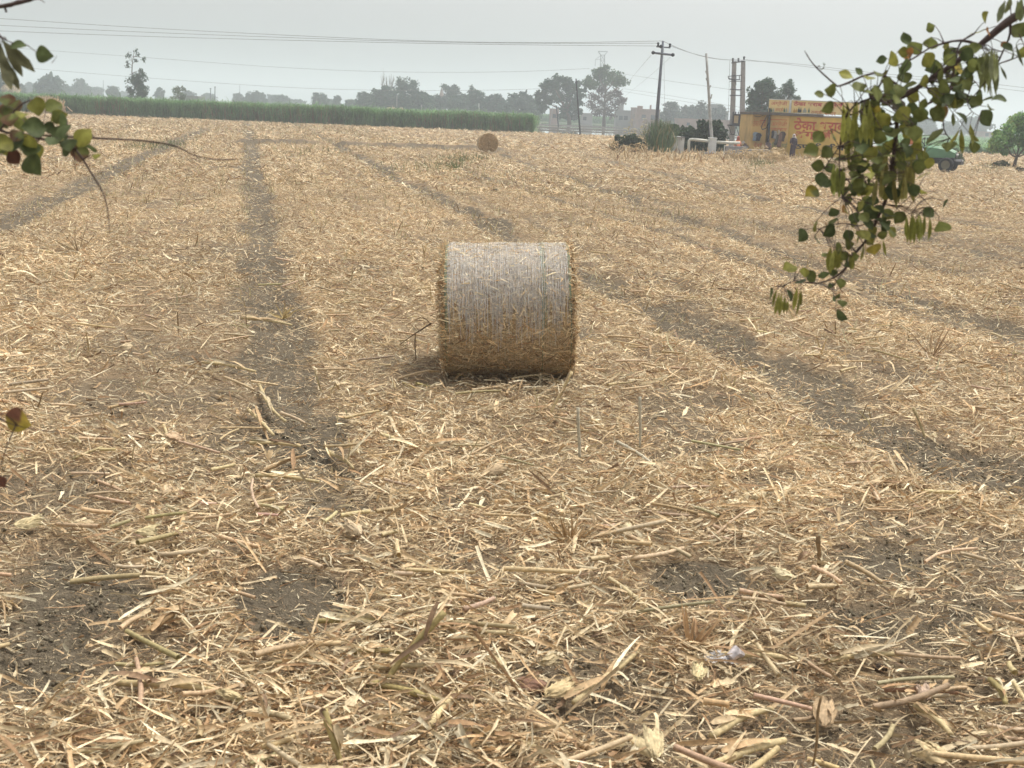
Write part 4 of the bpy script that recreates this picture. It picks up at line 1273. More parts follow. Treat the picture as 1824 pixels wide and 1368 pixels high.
def reeds():
    Y = YP - 1.2
    b = at(1173, 272, Y); b.z = 0
    root = thing('reed_clump', 'tall feathery green reed clump at the foot of the power pole', 'reeds', tuple(b))
    n = 620
    x = b.x + rng.normal(0, .3, n); y = Y + rng.normal(0, .4, n)
    h = (.9 + 1.75 * rng.random(n) ** .8) * (1 - .18 * np.abs((x - b.x)))
    h = np.maximum(h, .5)
    D = unit(np.column_stack([(x - b.x) * .25 + rng.normal(0, .15, n), rng.normal(0, .16, n), np.ones(n)]))
    P = np.column_stack([x, y, 0 * x]) + D * (h / 2)[:, None]
    N = unit(np.column_stack([rng.normal(0, .8, n), -np.ones(n), np.zeros(n)]))
    V, Q = strips(P, D, N, h, .03 + .05 * rng.random(n), h * rng.normal(0, .2, n), rng.normal(0, .4, n), 6, 2, 0, np.tile([.7, 1, 1, .8, .5, .1], (n, 1)))
    c = np.where((rng.random(n) < .12)[:, None], np.array([.3, .24, .12]), np.array([.13, .19, .09])) * (.7 + .6 * rng.random((n, 1)))
    nb = NB(); nb.add(V, Q, np.repeat(c, 12, 0)); nb.build('blade', CANE, root)
    m = MB()
    for i in range(14):
        xx = b.x + rng.normal(0, .5)
        m.tube([(xx, Y, 0), (xx + rng.normal(0, .15), Y, 1.2), (xx + rng.normal(0, .4), Y, 2.3)], [.02, .017, .01], 4)
    m.build('cane_stem', mat_plain('reed_stem', (.28, .25, .13), .7, .2, 5), root)
reeds()


def dry_weeds(label, x0, x1, ybase, hmax, n, Y, col=(.5, .37, .2)):
    c = at((x0 + x1) / 2, ybase, Y)
    root = thing('dry_weeds', label, 'dry weeds', (c.x, Y, 0))
    x = np.linspace(at(x0, ybase, Y).x, at(x1, ybase, Y).x, n) + rng.normal(0, .15, n)
    h = hmax * (.35 + .65 * rng.random(n))
    mb = MB(); nb = NB()
    for i in range(n):
        yy = Y + rng.normal(0, .4)
        t = Vector((x[i] + rng.normal(0, .15), yy, h[i]))
        mb.tube([(x[i], yy, 0), (x[i] + rng.normal(0, .05), yy, h[i] * .5), t], [.017, .014, .008], 4, col)
        k = 14
        zz = h[i] * (.25 + .8 * rng.random(k))
        P = np.column_stack([np.full(k, x[i]) + rng.normal(0, .1, k), np.full(k, yy) + rng.normal(0, .05, k), zz])
        D = unit(np.column_stack([rng.normal(0, 1, k), rng.normal(0, .6, k), rng.normal(.1, .6, k)]))
        l = .18 + .3 * rng.random(k)
        V, Q = strips(P, D, np.tile([0, -.5, 1.], (k, 1)) + rng.normal(0, .4, (k, 3)), l, .03 + .04 * rng.random(k), l * .2, rng.normal(0, .6, k), 4, 2, 0, np.tile([.5, 1, .8, .1], (k, 1)))
        nb.add(V, Q, np.repeat(np.array(col) * (.75 + .6 * rng.random((k, 1))), 8, 0))
    mb.build('stem', STRAW, root); nb.build('leaf', STRAW, root)
dry_weeds('tall dry tan weeds with seed heads in front of the dark bush', 1090, 1150, 275, .9, 16, YB - .6)
dry_weeds('taller pale feathery weeds behind the dark bush', 1118, 1150, 262, 2.4, 18, YB + 3, (.42, .36, .2))
dry_weeds('rank dry weeds before the concrete wall and the shop', 1300, 1400, 286, .7, 40, YB - 6)
dry_weeds('dry weeds in front of the long grey platform edge', 1335, 1390, 284, .8, 36, YB - 2)


# ------------------------------------------------------------------ tank, pipe, pillar, low walls
def tank():
    Y = YP
    root = thing('water_tank', 'white plastered tank with slanting right edge behind the reeds', 'water tank', (at(1185, 270, Y).x, Y, 0))
    m = MB()
    Q = [at(1156, 271, Y), at(1217, 274, Y), at(1220, 244, Y), at(1156, 240, Y)]
    for p in Q[:2]: p.z = -.1
    V = [tuple(p) for p in Q] + [(p.x, p.y + 2.2, p.z) for p in Q]
    m.quadmesh(V, [(0, 1, 2, 3), (1, 5, 6, 2), (5, 4, 7, 6), (4, 0, 3, 7), (3, 2, 6, 7)])
    m.build('wall', WHITEP, root, bevel=.03)
    m = MB(); a, b = at(1158, 241, Y - .05), at(1220, 245, Y - .05); m.tube([a, b], .06, 4); m.build('rim', CONC, root)
    m = MB(); m.tube([at(1214, 243, Y - .1), at(1214, 250, Y - .1)], .03, 5); m.tube([at(1205, 263, Y - .06), at(1205, 270, Y - .06)], .035, 5); m.build('outlet_pipe', CONC, root)
tank()


def pipe():
    Y = YP + .3
    root = thing('water_pipe', 'pale painted water pipe on an elbow leg passing the white pillar', 'pipe', (at(1227, 273, Y).x, Y, 0))
    r = .105
    P = [at(1227, 274, Y), at(1227, 256, Y), at(1227.4, 251, Y), at(1229, 248.8, Y), at(1233, 248.3, Y), at(1250, 250, Y), at(1263, 251.5, Y)]
    P[0].z = -.1
    m = MB(); m.tube(P, r, 10); m.build('elbow', PIPEM, root, True)
    m = MB(); m.tube([at(1277, 253, Y), at(1300, 254.5, Y), at(1318, 254.5, Y)], r, 10); m.build('straight_run', PIPEM, root, True)
    m = MB(); m.tube([at(1239, 249, Y), at(1240, 249.1, Y)], r * 1.25, 10); m.tube([at(1306, 254.5, Y), at(1307.5, 254.5, Y)], r * 1.25, 10); m.build('flange', PIPEM, root, True)
pipe()
def block(name, label, cat, x1, x2, y1, y2, Y, d, mat, cap=True, bev=.02):
    a = at(x1, y2, Y); b = at(x2, y1, Y); a.z = -.1
    root = thing(name, label, cat, ((a.x + b.x) / 2, Y, 0))
    m = MB(); m.box((a.x, Y, a.z), (b.x, Y + d, b.z)); m.build('body', mat, root, bevel=bev)
    if cap:
        m = MB(); m.box((a.x - .03, Y - .03, b.z), (b.x + .03, Y + d + .03, b.z + .06)); m.build('coping', mat, root, bevel=.01)
block('pillar', 'white square pillar the pale pipe passes through', 'pillar', 1262, 1277, 247, 273, YP + .1, .5, WHITEP)
block('slab', 'thin concrete slab lying at the foot of the bleached trunk', 'slab', 1256, 1271, 271.5, 273, YP - .8, .6, CONC, False)
block('low_wall', 'low grey concrete wall behind the dry weeds left of the shop', 'wall', 1293, 1332, 263, 275, YB + 3, .4, CONC)
block('post', 'short pale post at the left end of the low wall', 'post', 1289, 1291.5, 259, 274, YB + 2, .1, WHITEP, False)


def platform():
    Y = YB + 2.2
    root = thing('channel_wall', 'long grey concrete wall sloping down at its right end before the shop', 'wall', (at(1355, 275, Y).x, Y, 0))
    m = MB()
    T = [(1328, 266), (1368, 266.5), (1376, 269), (1383, 275), (1386, 281)]
    V = []
    for (x, y) in T:
        p = at(x, y, Y); V += [(p.x, Y, -.1), (p.x, Y, max(p.z, 0)), (p.x, Y + .35, max(p.z, 0)), (p.x, Y + .35, -.1)]
    Fs = []
    for i in range(len(T) - 1):
        for q in range(3): a = i * 4 + q; Fs.append((a, a + 4, a + 5, a + 1))
    Fs.append((0, 1, 2, 3))
    m.quadmesh(V, Fs); m.build('wall', CONC, root)
    m = MB(); m.tube([at(1328, 266, Y - .03), at(1368, 266.5, Y - .03)], .035, 4); m.build('coping', WHITEP, root)
platform()


# ------------------------------------------------------------------ the yellow shop
YS = gnd(1415, 281)[1]


def text(body, x, y, wpx, hpx, Y, mat, parent, bold=.02, name='lettering'):
    c = bpy.data.curves.new('lettering', 'FONT'); c.body = body; c.offset = bold
    o = bpy.data.objects.new('lettering', c); COL.objects.link(o)
    bpy.context.view_layer.update()
    me = bpy.data.meshes.new_from_object(o.evaluated_get(bpy.context.evaluated_depsgraph_get()))
    bpy.data.objects.remove(o); bpy.data.curves.remove(c)
    co_ = np.empty(len(me.vertices) * 3); me.vertices.foreach_get('co', co_); co_ = co_.reshape(-1, 3)
    mn, mx = co_.min(0), co_.max(0)
    p = at(x, y, Y); s = Y / F / 1.0
    W = wpx * s; Hh = hpx * s
    new = np.column_stack([p.x + (co_[:, 0] - mn[0]) / (mx[0] - mn[0]) * W, np.full(len(co_), Y), p.z + (co_[:, 1] - mn[1]) / (mx[1] - mn[1]) * Hh])
    me.vertices.foreach_set('co', new.ravel()); me.update()
    me.materials.clear(); me.materials.append(mat)
    o = bpy.data.objects.new(name, me); COL.objects.link(o); link(o, parent)
    return o


def shop():
    Y = YS
    root = thing('shop', 'yellow painted roadside shop with large red Hindi lettering', 'shop', tuple(gnd(1440, 283)))
    zt = at(1410, 206.5, Y).z
    xa, xb, xc, xd, xe = [at(v, 240, Y).x for v in (1340, 1367, 1371, 1404, 1514)]
    m = MB(); m.box((xd, Y, -.1), (xe, Y + 5, zt)); main = m.build('front_wall', YELLOW, root, bevel=.015)
    m = MB(); m.box((xc, Y + .03, -.1), (xd - .005, Y + 5, zt)); lp = m.build('side_wall', YELPALE, root, bevel=.015)
    m = MB(); m.box((xa, Y + .5, -.1), (xb, Y + 5.2, at(1353, 203, Y).z)); wing = m.build('wing_wall', YELPALE, root, bevel=.015)
    m = MB(); m.box((xb, Y + 1.1, -.1), (xc, Y + 5.1, at(1353, 203, Y).z)); m.build('recess_wall', YELLOW, root)
    m = MB(); m.box((xb + .02, Y + 1.06, .05), (xc - .02, Y + 1.09, 1.95)); m.build('door', mat_plain('brown_door', (.22, .12, .04), .7, .2, 4), root)
    # roof slab with a dark edge
    m = MB(); m.box((xa - .08, Y - .18, zt + .003), (at(1466, 208, Y).x, Y + 5.3, zt + .2)); m.build('roof_slab', mat_plain('stained_slab', (.13, .115, .1), .9, .25, 2), root, bevel=.02)
    m = MB(); m.box((at(1466, 208, Y).x + .01, Y - .1, zt + .003), (xe + .1, Y + 5.3, zt + .11)); m.build('roof_edge', CONC, root, bevel=.02)
    # dark conduit and looping cable
    m = MB(); x = at(1369, 240, Y).x
    m.tube([(x - .12, Y - .1, .2), (x, Y - .12, zt * .55), (at(1370, 200, Y).x, Y - .12, zt + .5)], .07, 6); m.build('conduit', DARKM, root)
    m = MB(); m.tube([at(1367, 205, Y - .14), at(1360, 218, Y - .14), at(1356, 226, Y + .4), at(1358, 231, Y + .4), at(1365, 228, Y - .14), at(1369, 219, Y - .14), at(1372, 212, Y - .14), at(1371, 203, Y - .14)], .03, 5); m.build('cable', DARKM, root)
    m = MB(); m.tube([at(1341, 203, Y + .4), at(1345, 207, Y + .4), at(1352, 208, Y + .4), at(1360, 205, Y + .4)], .02, 4); m.build('cable', DARKM, root)
    # writing
    text('ठेका शराब', 1413, 231.5, 90, 21, Y - .006, REDP, main, .035)
    text('अंग्रेजी', 1413, 250, 72, 20, Y - .006, REDP, main, .035)
    text('ठण्डी बीयर', 1413, 268, 98, 14, Y - .006, BLACKP, main, .035)
    text('अंग्रेजी', 1373.5, 227, 27, 11, Y + .024, REDP, lp, 0)
    text('ठेका', 1374, 233, 26, 5, Y + .024, REDP, lp, 0)
    text('बीयर', 1372.5, 264, 13, 11, Y + .024, GREENP, lp, .02)
    text('ठण्डी', 1391, 265, 11, 11, Y + .024, GREENP, lp, .02)
    text('ठेका', 1341, 225, 10, 12, Y + .494, REDP, wing, 0)
    text('शराब', 1352, 226, 11, 12, Y + .494, REDP, wing, 0)
    text('देसी', 1342, 262, 16, 8, Y + .494, REDP, wing, 0)
    m = MB()
    for (a, b, c, d) in ((1371.8, 212.6, 1402, 213.9), (1371.8, 228, 1402, 229.3)):
        p, q = at(a, b, Y + .024), at(c, b, Y + .024); m.box((p.x, Y + .02, p.z - .02), (q.x, Y + .027, p.z + .02))
    m.build('painted_border', REDP, lp)
    # rooftop sign board
    sb = thing('sign_board', 'long pale yellow sign board with pink-red lettering on the shop roof', 'sign board', (at(1440, 204, Y).x, Y + .3, zt + .22))
    Y2 = Y + .3
    def pan(x1, x2, yt, yb, nm):
        a, b = at(x1, yt, Y2), at(x2, yb, Y2); a2 = at((x1 + x2) / 2, yt + (0), Y2)
        m = MB(); m.box((a.x, Y2, zt + .215), (b.x, Y2 + .12, a2.z)); o = m.build(nm, SIGNM, sb, bevel=.01)
        m = MB(); z0, z1 = zt + .215, a2.z
        for (p, q) in (((a.x - .03, z1), (b.x + .03, z1 + .05)),): m.box((p[0], Y2 - .02, p[1]), (q[0], Y2 + .13, q[1]))
        m.build('frame', WHITEP, o)
        return o
    p1 = pan(1371, 1405.5, 178, 201, 'panel'); p2 = pan(1411, 1530, 181, 206, 'panel')
    m = MB(); a, b = at(1406.5, 180, Y2), at(1410, 180, Y2); m.box((a.x, Y2 - .03, zt + .215), (b.x, Y2 + .13, a.z + .1)); m.build('divider', WHITEP, sb, bevel=.01)
    text('ठेका शराब अंग्रेजी', 1413, 190.5, 88, 10.5, Y2 - .006, PINKP, p2, .03)
    text('ठण्डी', 1444.5, 204, 20, 8, Y2 - .006, REDP, p2, .01)
    text('बीयर', 1468, 205.5, 20, 8, Y2 - .006, REDP, p2, .01)
    text('अंग्रेजी', 1373, 189, 28, 9, Y2 - .006, PINKP, p1, 0)
    text('ठण्डी', 1381, 199.5, 14, 8, Y2 - .006, REDP, p1, 0)
    m_g = mat_plain('bottle_green', (.05, .12, .06), .5, .1, 3); m_y = mat_plain('bottle_amber', (.45, .25, .06), .5, .1, 3); m_s = mat_plain('bottle_grey', (.35, .36, .3), .5, .1, 3)
    for (x, hh, w, mt, par) in ((1414.5, 6.5, 1.8, m_y, p2), (1418, 6.5, 1.6, m_y, p2), (1422.5, 8.5, 2.2, BLACKP, p2), (1426, 8, 1.6, BLACKP, p2), (1433, 7.5, 3.4, m_s, p2), (1440.5, 8, 1.5, m_g, p2), (1374, 7, 1.5, m_g, p1), (1377.5, 6.5, 1.5, m_s, p1), (1397, 7, 1.5, m_g, p1), (1400.5, 7, 1.5, m_s, p1)):
        b = at(x, 200.5 if par is p2 else 199.5, Y2 - .008); k = Y / F
        prof = [(-w, 0), (w, 0), (w, hh * .55), (w * .35, hh * .72), (w * .35, hh), (-w * .35, hh), (-w * .35, hh * .72), (-w, hh * .55)]
        m = MB(); V = [(b.x + px * k * .9, Y2 - .007, b.z + pz * k) for px, pz in prof] + [(b.x + px * k * .9, Y2 - .001, b.z + pz * k) for px, pz in prof]
        m.quadmesh(V, [tuple(range(8))] + [(i, (i + 1) % 8, 8 + (i + 1) % 8, 8 + i) for i in range(8)]); m.build('painted_bottle', mt, par)
    return root
shop()


def garment(label, x1, x2, y1, y2, Y, c, c2=None, kind='shirt'):
    a, b = at(x1, y1, Y), at(x2, y2, Y)
    n, k = 9, 11
    m = MB()
    cx = (a.x + b.x) / 2; w = b.x - a.x
    for i in range(k):
        f = i / (k - 1)
        ww = w * (1.0 if f < .38 else .72) * (.7 + .6 * min(1, f * 4)) if kind == 'shirt' else w * (.8 + .25 * f)
        for j in range(n):
            u = -0.5 + j / (n - 1)
            m.v.append((cx + u * ww + .02 * math.sin(f * 5), Y - .05 - .035 * math.sin(j * 2.1 + f * 2) - .03 * f, a.z + (b.z - a.z) * f - .05 * abs(u) * (1 - f))); m.c.append(c)
    m.f = [(i * n + j, i * n + j + 1, (i + 1) * n + j + 1, (i + 1) * n + j) for i in range(k - 1) for j in range(n - 1)]
    o = m.build('garment', mat_plain('cloth_' + kind, c, .9, .25, 6, c2=c2), None, True)
    md = o.modifiers.new('thickness', 'SOLIDIFY'); md.thickness = .02
    tag(o, label, 'garment', 'clothes hung on the shop wall')
garment('pale blue shirt hanging on the shop wing beside a dark one', 1341.5, 1349, 235, 251, YS + .49, (.25, .33, .42))
garment('dark navy shirt hanging on the shop wing beside a blue one', 1347, 1354, 236.5, 251, YS + .44, (.04, .045, .07))
garment('black coat at the left end of the row of clothes', 1374.5, 1379, 232, 246, YS + .02, (.035, .035, .045))
garment('light grey cloth second from the left in the row', 1378.5, 1382, 233, 247, YS - .02, (.4, .4, .4), kind='towel')
garment('olive grey trousers in the middle of the row of clothes', 1380.5, 1386, 236, 258, YS + .02, (.12, .11, .09), kind='towel')
garment('pale cream cloth hanging highest in the row', 1385, 1388, 231, 240, YS - .03, (.6, .52, .38), kind='towel')
garment('long reddish brown cloth hanging lowest in the row', 1386, 1391, 236, 262, YS - .01, (.25, .15, .12), kind='towel')
garment('dark brown jacket at the right end of the row of clothes', 1390, 1397, 234, 252, YS + .02, (.09, .06, .055))


# ------------------------------------------------------------------ people by the shop
SKIN = mat_plain('skin', (.22, .12, .075), .6, .1, 8)


def skin_body(name, joints, edges, radii, mat, parent, root_i=0):
    me = bpy.data.meshes.new(name); me.from_pydata([tuple(j) for j in joints], edges, []); me.update()
    o = bpy.data.objects.new(name, me); COL.objects.link(o); me.materials.append(mat)
    md = o.modifiers.new('skin', 'SKIN'); md.use_smooth_shade = True
    for i, r in enumerate(radii):
        d = me.skin_vertices[0].data[i]; d.radius = (r, r) if not isinstance(r, tuple) else r
        d.use_root = (i == root_i)
    s = o.modifiers.new('sub', 'SUBSURF'); s.levels = s.render_levels = 1
    link(o, parent)
    return o


def loft(m, rings, n=12, col=(.5, .5, .5)):
    o = len(m.v)
    for (x, y, z, rx, ry) in rings:
        for k in range(n):
            t = 2 * math.pi * k / n
            m.v.append((x + rx * math.cos(t), y + ry * math.sin(t), z)); m.c.append(col)
    for i in range(len(rings) - 1):
        for k in range(n):
            m.f.append((o + i * n + k, o + i * n + (k + 1) % n, o + (i + 1) * n + (k + 1) % n, o + (i + 1) * n + k))
    m.f.append(tuple(o + k for k in range(n))[::-1]); m.f.append(tuple(o + (len(rings) - 1) * n + k for k in range(n)))


def woman():
    Y = YS - .8; b = at(1411, 279.5, Y); b.z = 0; h = (at(1411, 238.5, Y)).z
    root = thing('person', 'standing person in dark purple clothes with a white head scarf by the shop wall', 'person', tuple(b))
    s = h / 1.6; X = b.x
    P = lambda x, y, z: (X + x * s, Y + y * s, z * s)
    J = [P(0, 0, .84), P(0, 0, 1.08), P(0, 0, 1.26), P(0, 0, 1.36), P(0, -.01, 1.42), P(0, -.02, 1.5), P(0, -.01, 1.57),
         P(-.16, 0, 1.27), P(-.2, -.03, 1.02), P(-.13, -.18, .9), P(-.06, -.22, .9), P(.16, 0, 1.27), P(.2, -.02, 1.02), P(.2, -.08, .8), P(.2, -.1, .72),
         P(-.08, 0, .78), P(-.09, -.01, .44), P(-.09, .02, .09), P(-.09, -.1, .04), P(.08, 0, .78), P(.09, -.01, .44), P(.09, .02, .09), P(.09, -.1, .04)]
    E = [(0, 1), (1, 2), (2, 3), (3, 4), (4, 5), (5, 6), (2, 7), (7, 8), (8, 9), (9, 10), (2, 11), (11, 12), (12, 13), (13, 14), (0, 15), (15, 16), (16, 17), (17, 18), (0, 19), (19, 20), (20, 21), (21, 22)]
    R = [.13, .11, .12, .055, .06, .085, .06, .06, .045, .032, .035, .06, .045, .032, .035, .085, .06, .045, .035, .085, .06, .045, .035]
    skin_body('body', J, E, [r * s for r in R], SKIN, root)
    m = MB()
    loft(m, [(X, Y, .12 * s, .2 * s, .16 * s), (X - .01, Y, .4 * s, .19 * s, .15 * s), (X, Y, .8 * s, .18 * s, .15 * s), (X, Y, 1.02 * s, .165 * s, .13 * s), (X, Y, 1.22 * s, .2 * s, .13 * s), (X, Y, 1.33 * s, .13 * s, .1 * s), (X, Y, 1.37 * s, .07 * s, .07 * s)], 14)
    for sx, e in ((-1, (-.215, -.05, .98)), (1, (.215, -.05, .86))):
        m.tube([P(.15 * sx, 0, 1.3), P(.2 * sx, -.02, 1.08), P(*e)], [.075 * s, .065 * s, .055 * s], 8)
    m.build('dress', mat_plain('dark_purple_cloth', (.05, .032, .05), .9, .3, 5), root, True)
    m = MB()
    loft(m, [(X + .06, Y + .06, 1.18 * s, .17 * s, .1 * s), (X + .04, Y + .05, 1.33 * s, .15 * s, .11 * s), (X + .01, Y + .035, 1.45 * s, .105 * s, .1 * s), (X, Y + .025, 1.55 * s, .1 * s, .1 * s), (X, Y + .02, 1.605 * s, .055 * s, .06 * s)], 12)
    m.build('head_scarf', mat_plain('white_cloth', (.68, .64, .6), .9, .1, 5), root, True)
woman()


def seated(label, x, yb, h, Y, c, c2, scarf=None):
    p = at(x, yb, Y); z0 = max(p.z, .0)
    root = thing('person', label, 'person', (p.x, Y, z0))
    X = p.x; s = h / .85
    P = lambda a, b, c_: (X + a * s, Y + b * s, z0 + c_ * s)
    J = [P(0, .08, .12), P(0, .1, .32), P(0, .05, .5), P(0, .02, .6), P(0, -.02, .68), P(0, -.04, .76), P(0, -.02, .83),
         P(-.16, .03, .5), P(-.22, -.12, .32), P(-.08, -.26, .3), P(.16, .03, .5), P(.22, -.12, .32), P(.08, -.26, .3),
         P(-.1, .05, .12), P(-.18, -.28, .36), P(-.12, -.3, .06), P(-.12, -.4, .03), P(.1, .05, .12), P(.18, -.28, .36), P(.12, -.3, .06), P(.12, -.4, .03)]
    E = [(0, 1), (1, 2), (2, 3), (3, 4), (4, 5), (5, 6), (2, 7), (7, 8), (8, 9), (2, 10), (10, 11), (11, 12), (0, 13), (13, 14), (14, 15), (15, 16), (0, 17), (17, 18), (18, 19), (19, 20)]
    R = [.15, .13, .13, .05, .06, .085, .06, .065, .05, .035, .065, .05, .035, .1, .07, .05, .035, .1, .07, .05, .035]
    skin_body('body', J, E, [r * s for r in R], SKIN, root)
    m = MB(); q = lambda a, b, z, rx, ry: (X + a * s, Y + b * s, z0 + z * s, rx * s, ry * s)
    loft(m, [q(0, -.08, .0, .26, .34), q(0, -.06, .2, .27, .33), q(0, -.02, .36, .24, .24), q(0, .05, .5, .22, .15), q(0, .04, .585, .12, .1), q(0, .02, .62, .06, .06)], 12)
    m.build('clothes', mat_plain('draped_cloth', c, .9, .25, 5), root, True)
    m = MB(); loft(m, [q(0, .06, .56, .12, .09), q(0, .01, .68, .1, .1), q(0, -.005, .78, .1, .105), q(0, -.01, .86, .05, .055)], 10)
    m.build('head_covering' if scarf else 'hair', mat_plain('hair_or_scarf', c2, .85, .2, 6), root, True)
seated('person in orange clothes sitting in front of the transformer posts', 1313.5, 266, .95, YB + 5, (.62, .2, .1), (.45, .13, .08), True)
seated('crouching person in dark clothes behind the long grey wall', 1367, 267.5, .85, YS - .6, (.05, .03, .03), (.03, .022, .02))


def sack(label, x, yb, wpx, hpx, Y, c):
    p = at(x, yb, Y); k = Y / F; X = p.x; z = max(p.z, 0)
    m = MB(); w, h = wpx * k / 2, hpx * k
    loft(m, [(X, Y, z, w * .85, w * .7), (X, Y, z + h * .3, w, w * .8), (X + .02, Y, z + h * .65, w * .8, w * .7), (X, Y, z + h * .88, w * .3, w * .3), (X, Y, z + h, w * .45, w * .3)], 12)
    m.v = [(a + rng.normal(0, .012), b + rng.normal(0, .012), c_) for a, b, c_ in m.v]
    tag(m.build('sack', mat_plain('sack_cloth', c, .9, .15, 4), None, True), label, 'sack')
sack('pale cream cloth bundle left of the crouching person', 1358, 265.5, 5, 8, YS - .6, (.6, .5, .3))
sack('dark grey heap of bags right of the person in orange', 1327, 266, 13, 10, YB + 5.4, (.12, .1, .1))
sack('white sack behind the head of the person in orange', 1309, 257.5, 8, 5, YB + 7, (.65, .62, .6))
sack('small white sack right of the transformer post', 1324, 256, 7, 5, YB + 7, (.6, .58, .56))


# ------------------------------------------------------------------ tractor
def tractor():
    g = gnd(1652, 304); ang = rad(-32)
    root = thing('tractor', 'green farm tractor with black front weights half hidden by hanging leaves', 'tractor', (g.x, g.y, 0))
    GP = mat_plain('tractor_green', (.1, .25, .125), .4, .12, 3, spec=.5); RUB = mat_plain('tyre_rubber', (.03, .03, .032), .9, .25, 9)
    RIM = mat_plain('rim_dull', (.16, .15, .1), .5, .15, 5); GLS = mat_plain('lamp_glass', (.7, .72, .7), .15, .05, 5, spec=.6); BLK = mat_plain('black_panel', (.03, .03, .035), .5, .25, 5)
    Rm = Matrix.Translation((g.x, g.y, .0)) @ Matrix.Rotation(ang, 4, 'Z')
    W = lambda x, y, z: Rm @ Vector((x, y, z))
    def wheel(x, y, r, w):
        m = MB(); n = 28; prof = [(-w / 2, r * .62), (-w / 2, r * .9), (-w * .36, r), (w * .36, r), (w / 2, r * .9), (w / 2, r * .62)]
        for k in range(n):
            t = 2 * math.pi * k / n
            for (a, q) in prof:
                lug = 1.03 if (k % 2 == 0 and q > r * .95) else 1
                m.v.append(tuple(W(x + q * lug * math.cos(t), y + a, r + q * lug * math.sin(t)))); m.c.append((0, 0, 0))
        p = len(prof)
        for k in range(n):
            for i in range(p - 1): m.f.append((k * p + i, k * p + i + 1, ((k + 1) % n) * p + i + 1, ((k + 1) % n) * p + i))
        t_o = m.build('wheel', RUB, root)
        m = MB(); m.tube([W(x, y - w * .3, r), W(x, y - w * .12, r), W(x, y + w * .12, r), W(x, y + w * .3, r)], [r * .64, r * .3, r * .3, r * .64], 18); m.build('rim', RIM, t_o)
    for sy in (-1, 1):
        wheel(1.15, sy * .62, .42, .3); wheel(-.85, sy * .72, .68, .4)
    def hull(nm, secs, mat):
        m = MB(); n = len(secs[0][1])
        for (x, pr) in secs:
            for (y, z) in pr: m.v.append(tuple(W(x, y, z))); m.c.append((0, 0, 0))
        for i in range(len(secs) - 1):
            for k in range(n): m.f.append((i * n + k, i * n + (k + 1) % n, (i + 1) * n + (k + 1) % n, (i + 1) * n + k))
        m.f.append(tuple(range(n))[::-1]); m.f.append(tuple(len(secs) * n - n + k for k in range(n)))
        return m.build(nm, mat, root, bevel=.015)
    S = lambda w, z0, z1: [(-w, z0), (w, z0), (w, z1 - .12), (w * .6, z1), (-w * .6, z1), (-w, z1 - .12)]
    hull('hood', [(-.25, S(.36, .8, 1.5)), (.5, S(.36, .8, 1.47)), (1.2, S(.34, .82, 1.36)), (1.55, S(.32, .86, 1.22))], GP)
    hull('grille', [(1.551, S(.28, .84, 1.16)), (1.6, S(.27, .86, 1.13))], BLK)
    for sy in (-1, 1):
        m = MB(); m.tube([W(1.6, sy * .17, 1.02), W(1.64, sy * .17, 1.02)], [.075, .06], 10); m.build('headlight', GLS, root)
    hull('chassis', [(-.9, S(.25, .45, .85)), (.9, S(.2, .45, .8)), (1.5, S(.22, .42, .8))], BLK)
    hull('front_weight', [(1.5, S(.42, .42, .78)), (1.95, S(.4, .45, .76))], BLK)
    m = MB(); V = [W(1.953, y, z) for y, z in ((-.17, .66), (.17, .66), (.17, .74), (-.17, .74))]; m.quadmesh([tuple(v) for v in V], [(0, 1, 2, 3)]); m.build('number_plate', WHITEP, root)
    m = MB(); m.tube([W(1.15, -.62, .42), W(1.15, .62, .42)], .07, 8); m.build('front_axle', BLK, root)
    m = MB(); m.tube([W(1.0, -.2, 1.35), W(1.0, -.2, 1.8), W(1.04, -.2, 1.93), W(1.12, -.2, 2.0)], [.035, .04, .035, .03], 8); m.build('exhaust_pipe', BLK, root)
    for sy in (-1, 1):
        m = MB(); n = 9
        for k in range(n):
            t = math.pi * (.05 + .85 * k / (n - 1)); q = .8
            for yy in (.5, .95): m.v.append(tuple(W(-.85 + q * math.cos(t), sy * yy, .68 + q * math.sin(t)))); m.c.append((0, 0, 0))
        m.f = [(2 * k, 2 * k + 1, 2 * k + 3, 2 * k + 2) for k in range(n - 1)]
        o = m.build('fender', WHITEP if sy < 0 else GP, root); md = o.modifiers.new('t', 'SOLIDIFY'); md.thickness = .04
    m = MB(); m.tube([W(-.3, 0, 1.45), W(-.55, 0, 1.72)], .03, 6)
    c = W(-.56, 0, 1.73)
    m.tube([c + Rm.to_3x3() @ Vector((.1 * math.cos(t), .2 * math.sin(t), .17 * math.cos(t))) for t in np.linspace(0, 2 * math.pi, 17)], .018, 5); m.build('steering_wheel', BLK, root)
    hull('seat', [(-1.2, S(.24, .95, 1.45)), (-1.12, S(.24, .95, 1.4)), (-1.1, S(.24, .95, 1.1)), (-.7, S(.24, .95, 1.08))], BLK)
    for sy in (-1, 1):
        m = MB(); m.tube([W(-.28, sy * .34, 1.35), W(-.3, sy * .36, 1.85)], .02, 5); m.tube([W(-.3, sy * .36, 1.83), W(-.3, sy * .36, 1.95)], .05, 6); m.build('indicator_lamp', BLK, root)
    # orange cloth heaped high on the driver's platform
    m = MB(); c = W(-1.05, -.1, 1.42)
    loft(m, [(c.x, c.y, 1.42, .34, .28), (c.x + .02, c.y, 1.7, .3, .25), (c.x + .06, c.y, 1.95, .2, .18), (c.x + .1, c.y, 2.15, .08, .08)], 14)
    m.v = [(a + rng.normal(0, .02), b + rng.normal(0, .02), z) for a, b, z in m.v]
    tag(m.build('cloth_bundle', mat_plain('orange_cloth', (.62, .18, .07), .9, .25, 4), None, True), 'orange-red cloth bundle heaped on the tractor seat behind the leaves', 'cloth bundle')
tractor()


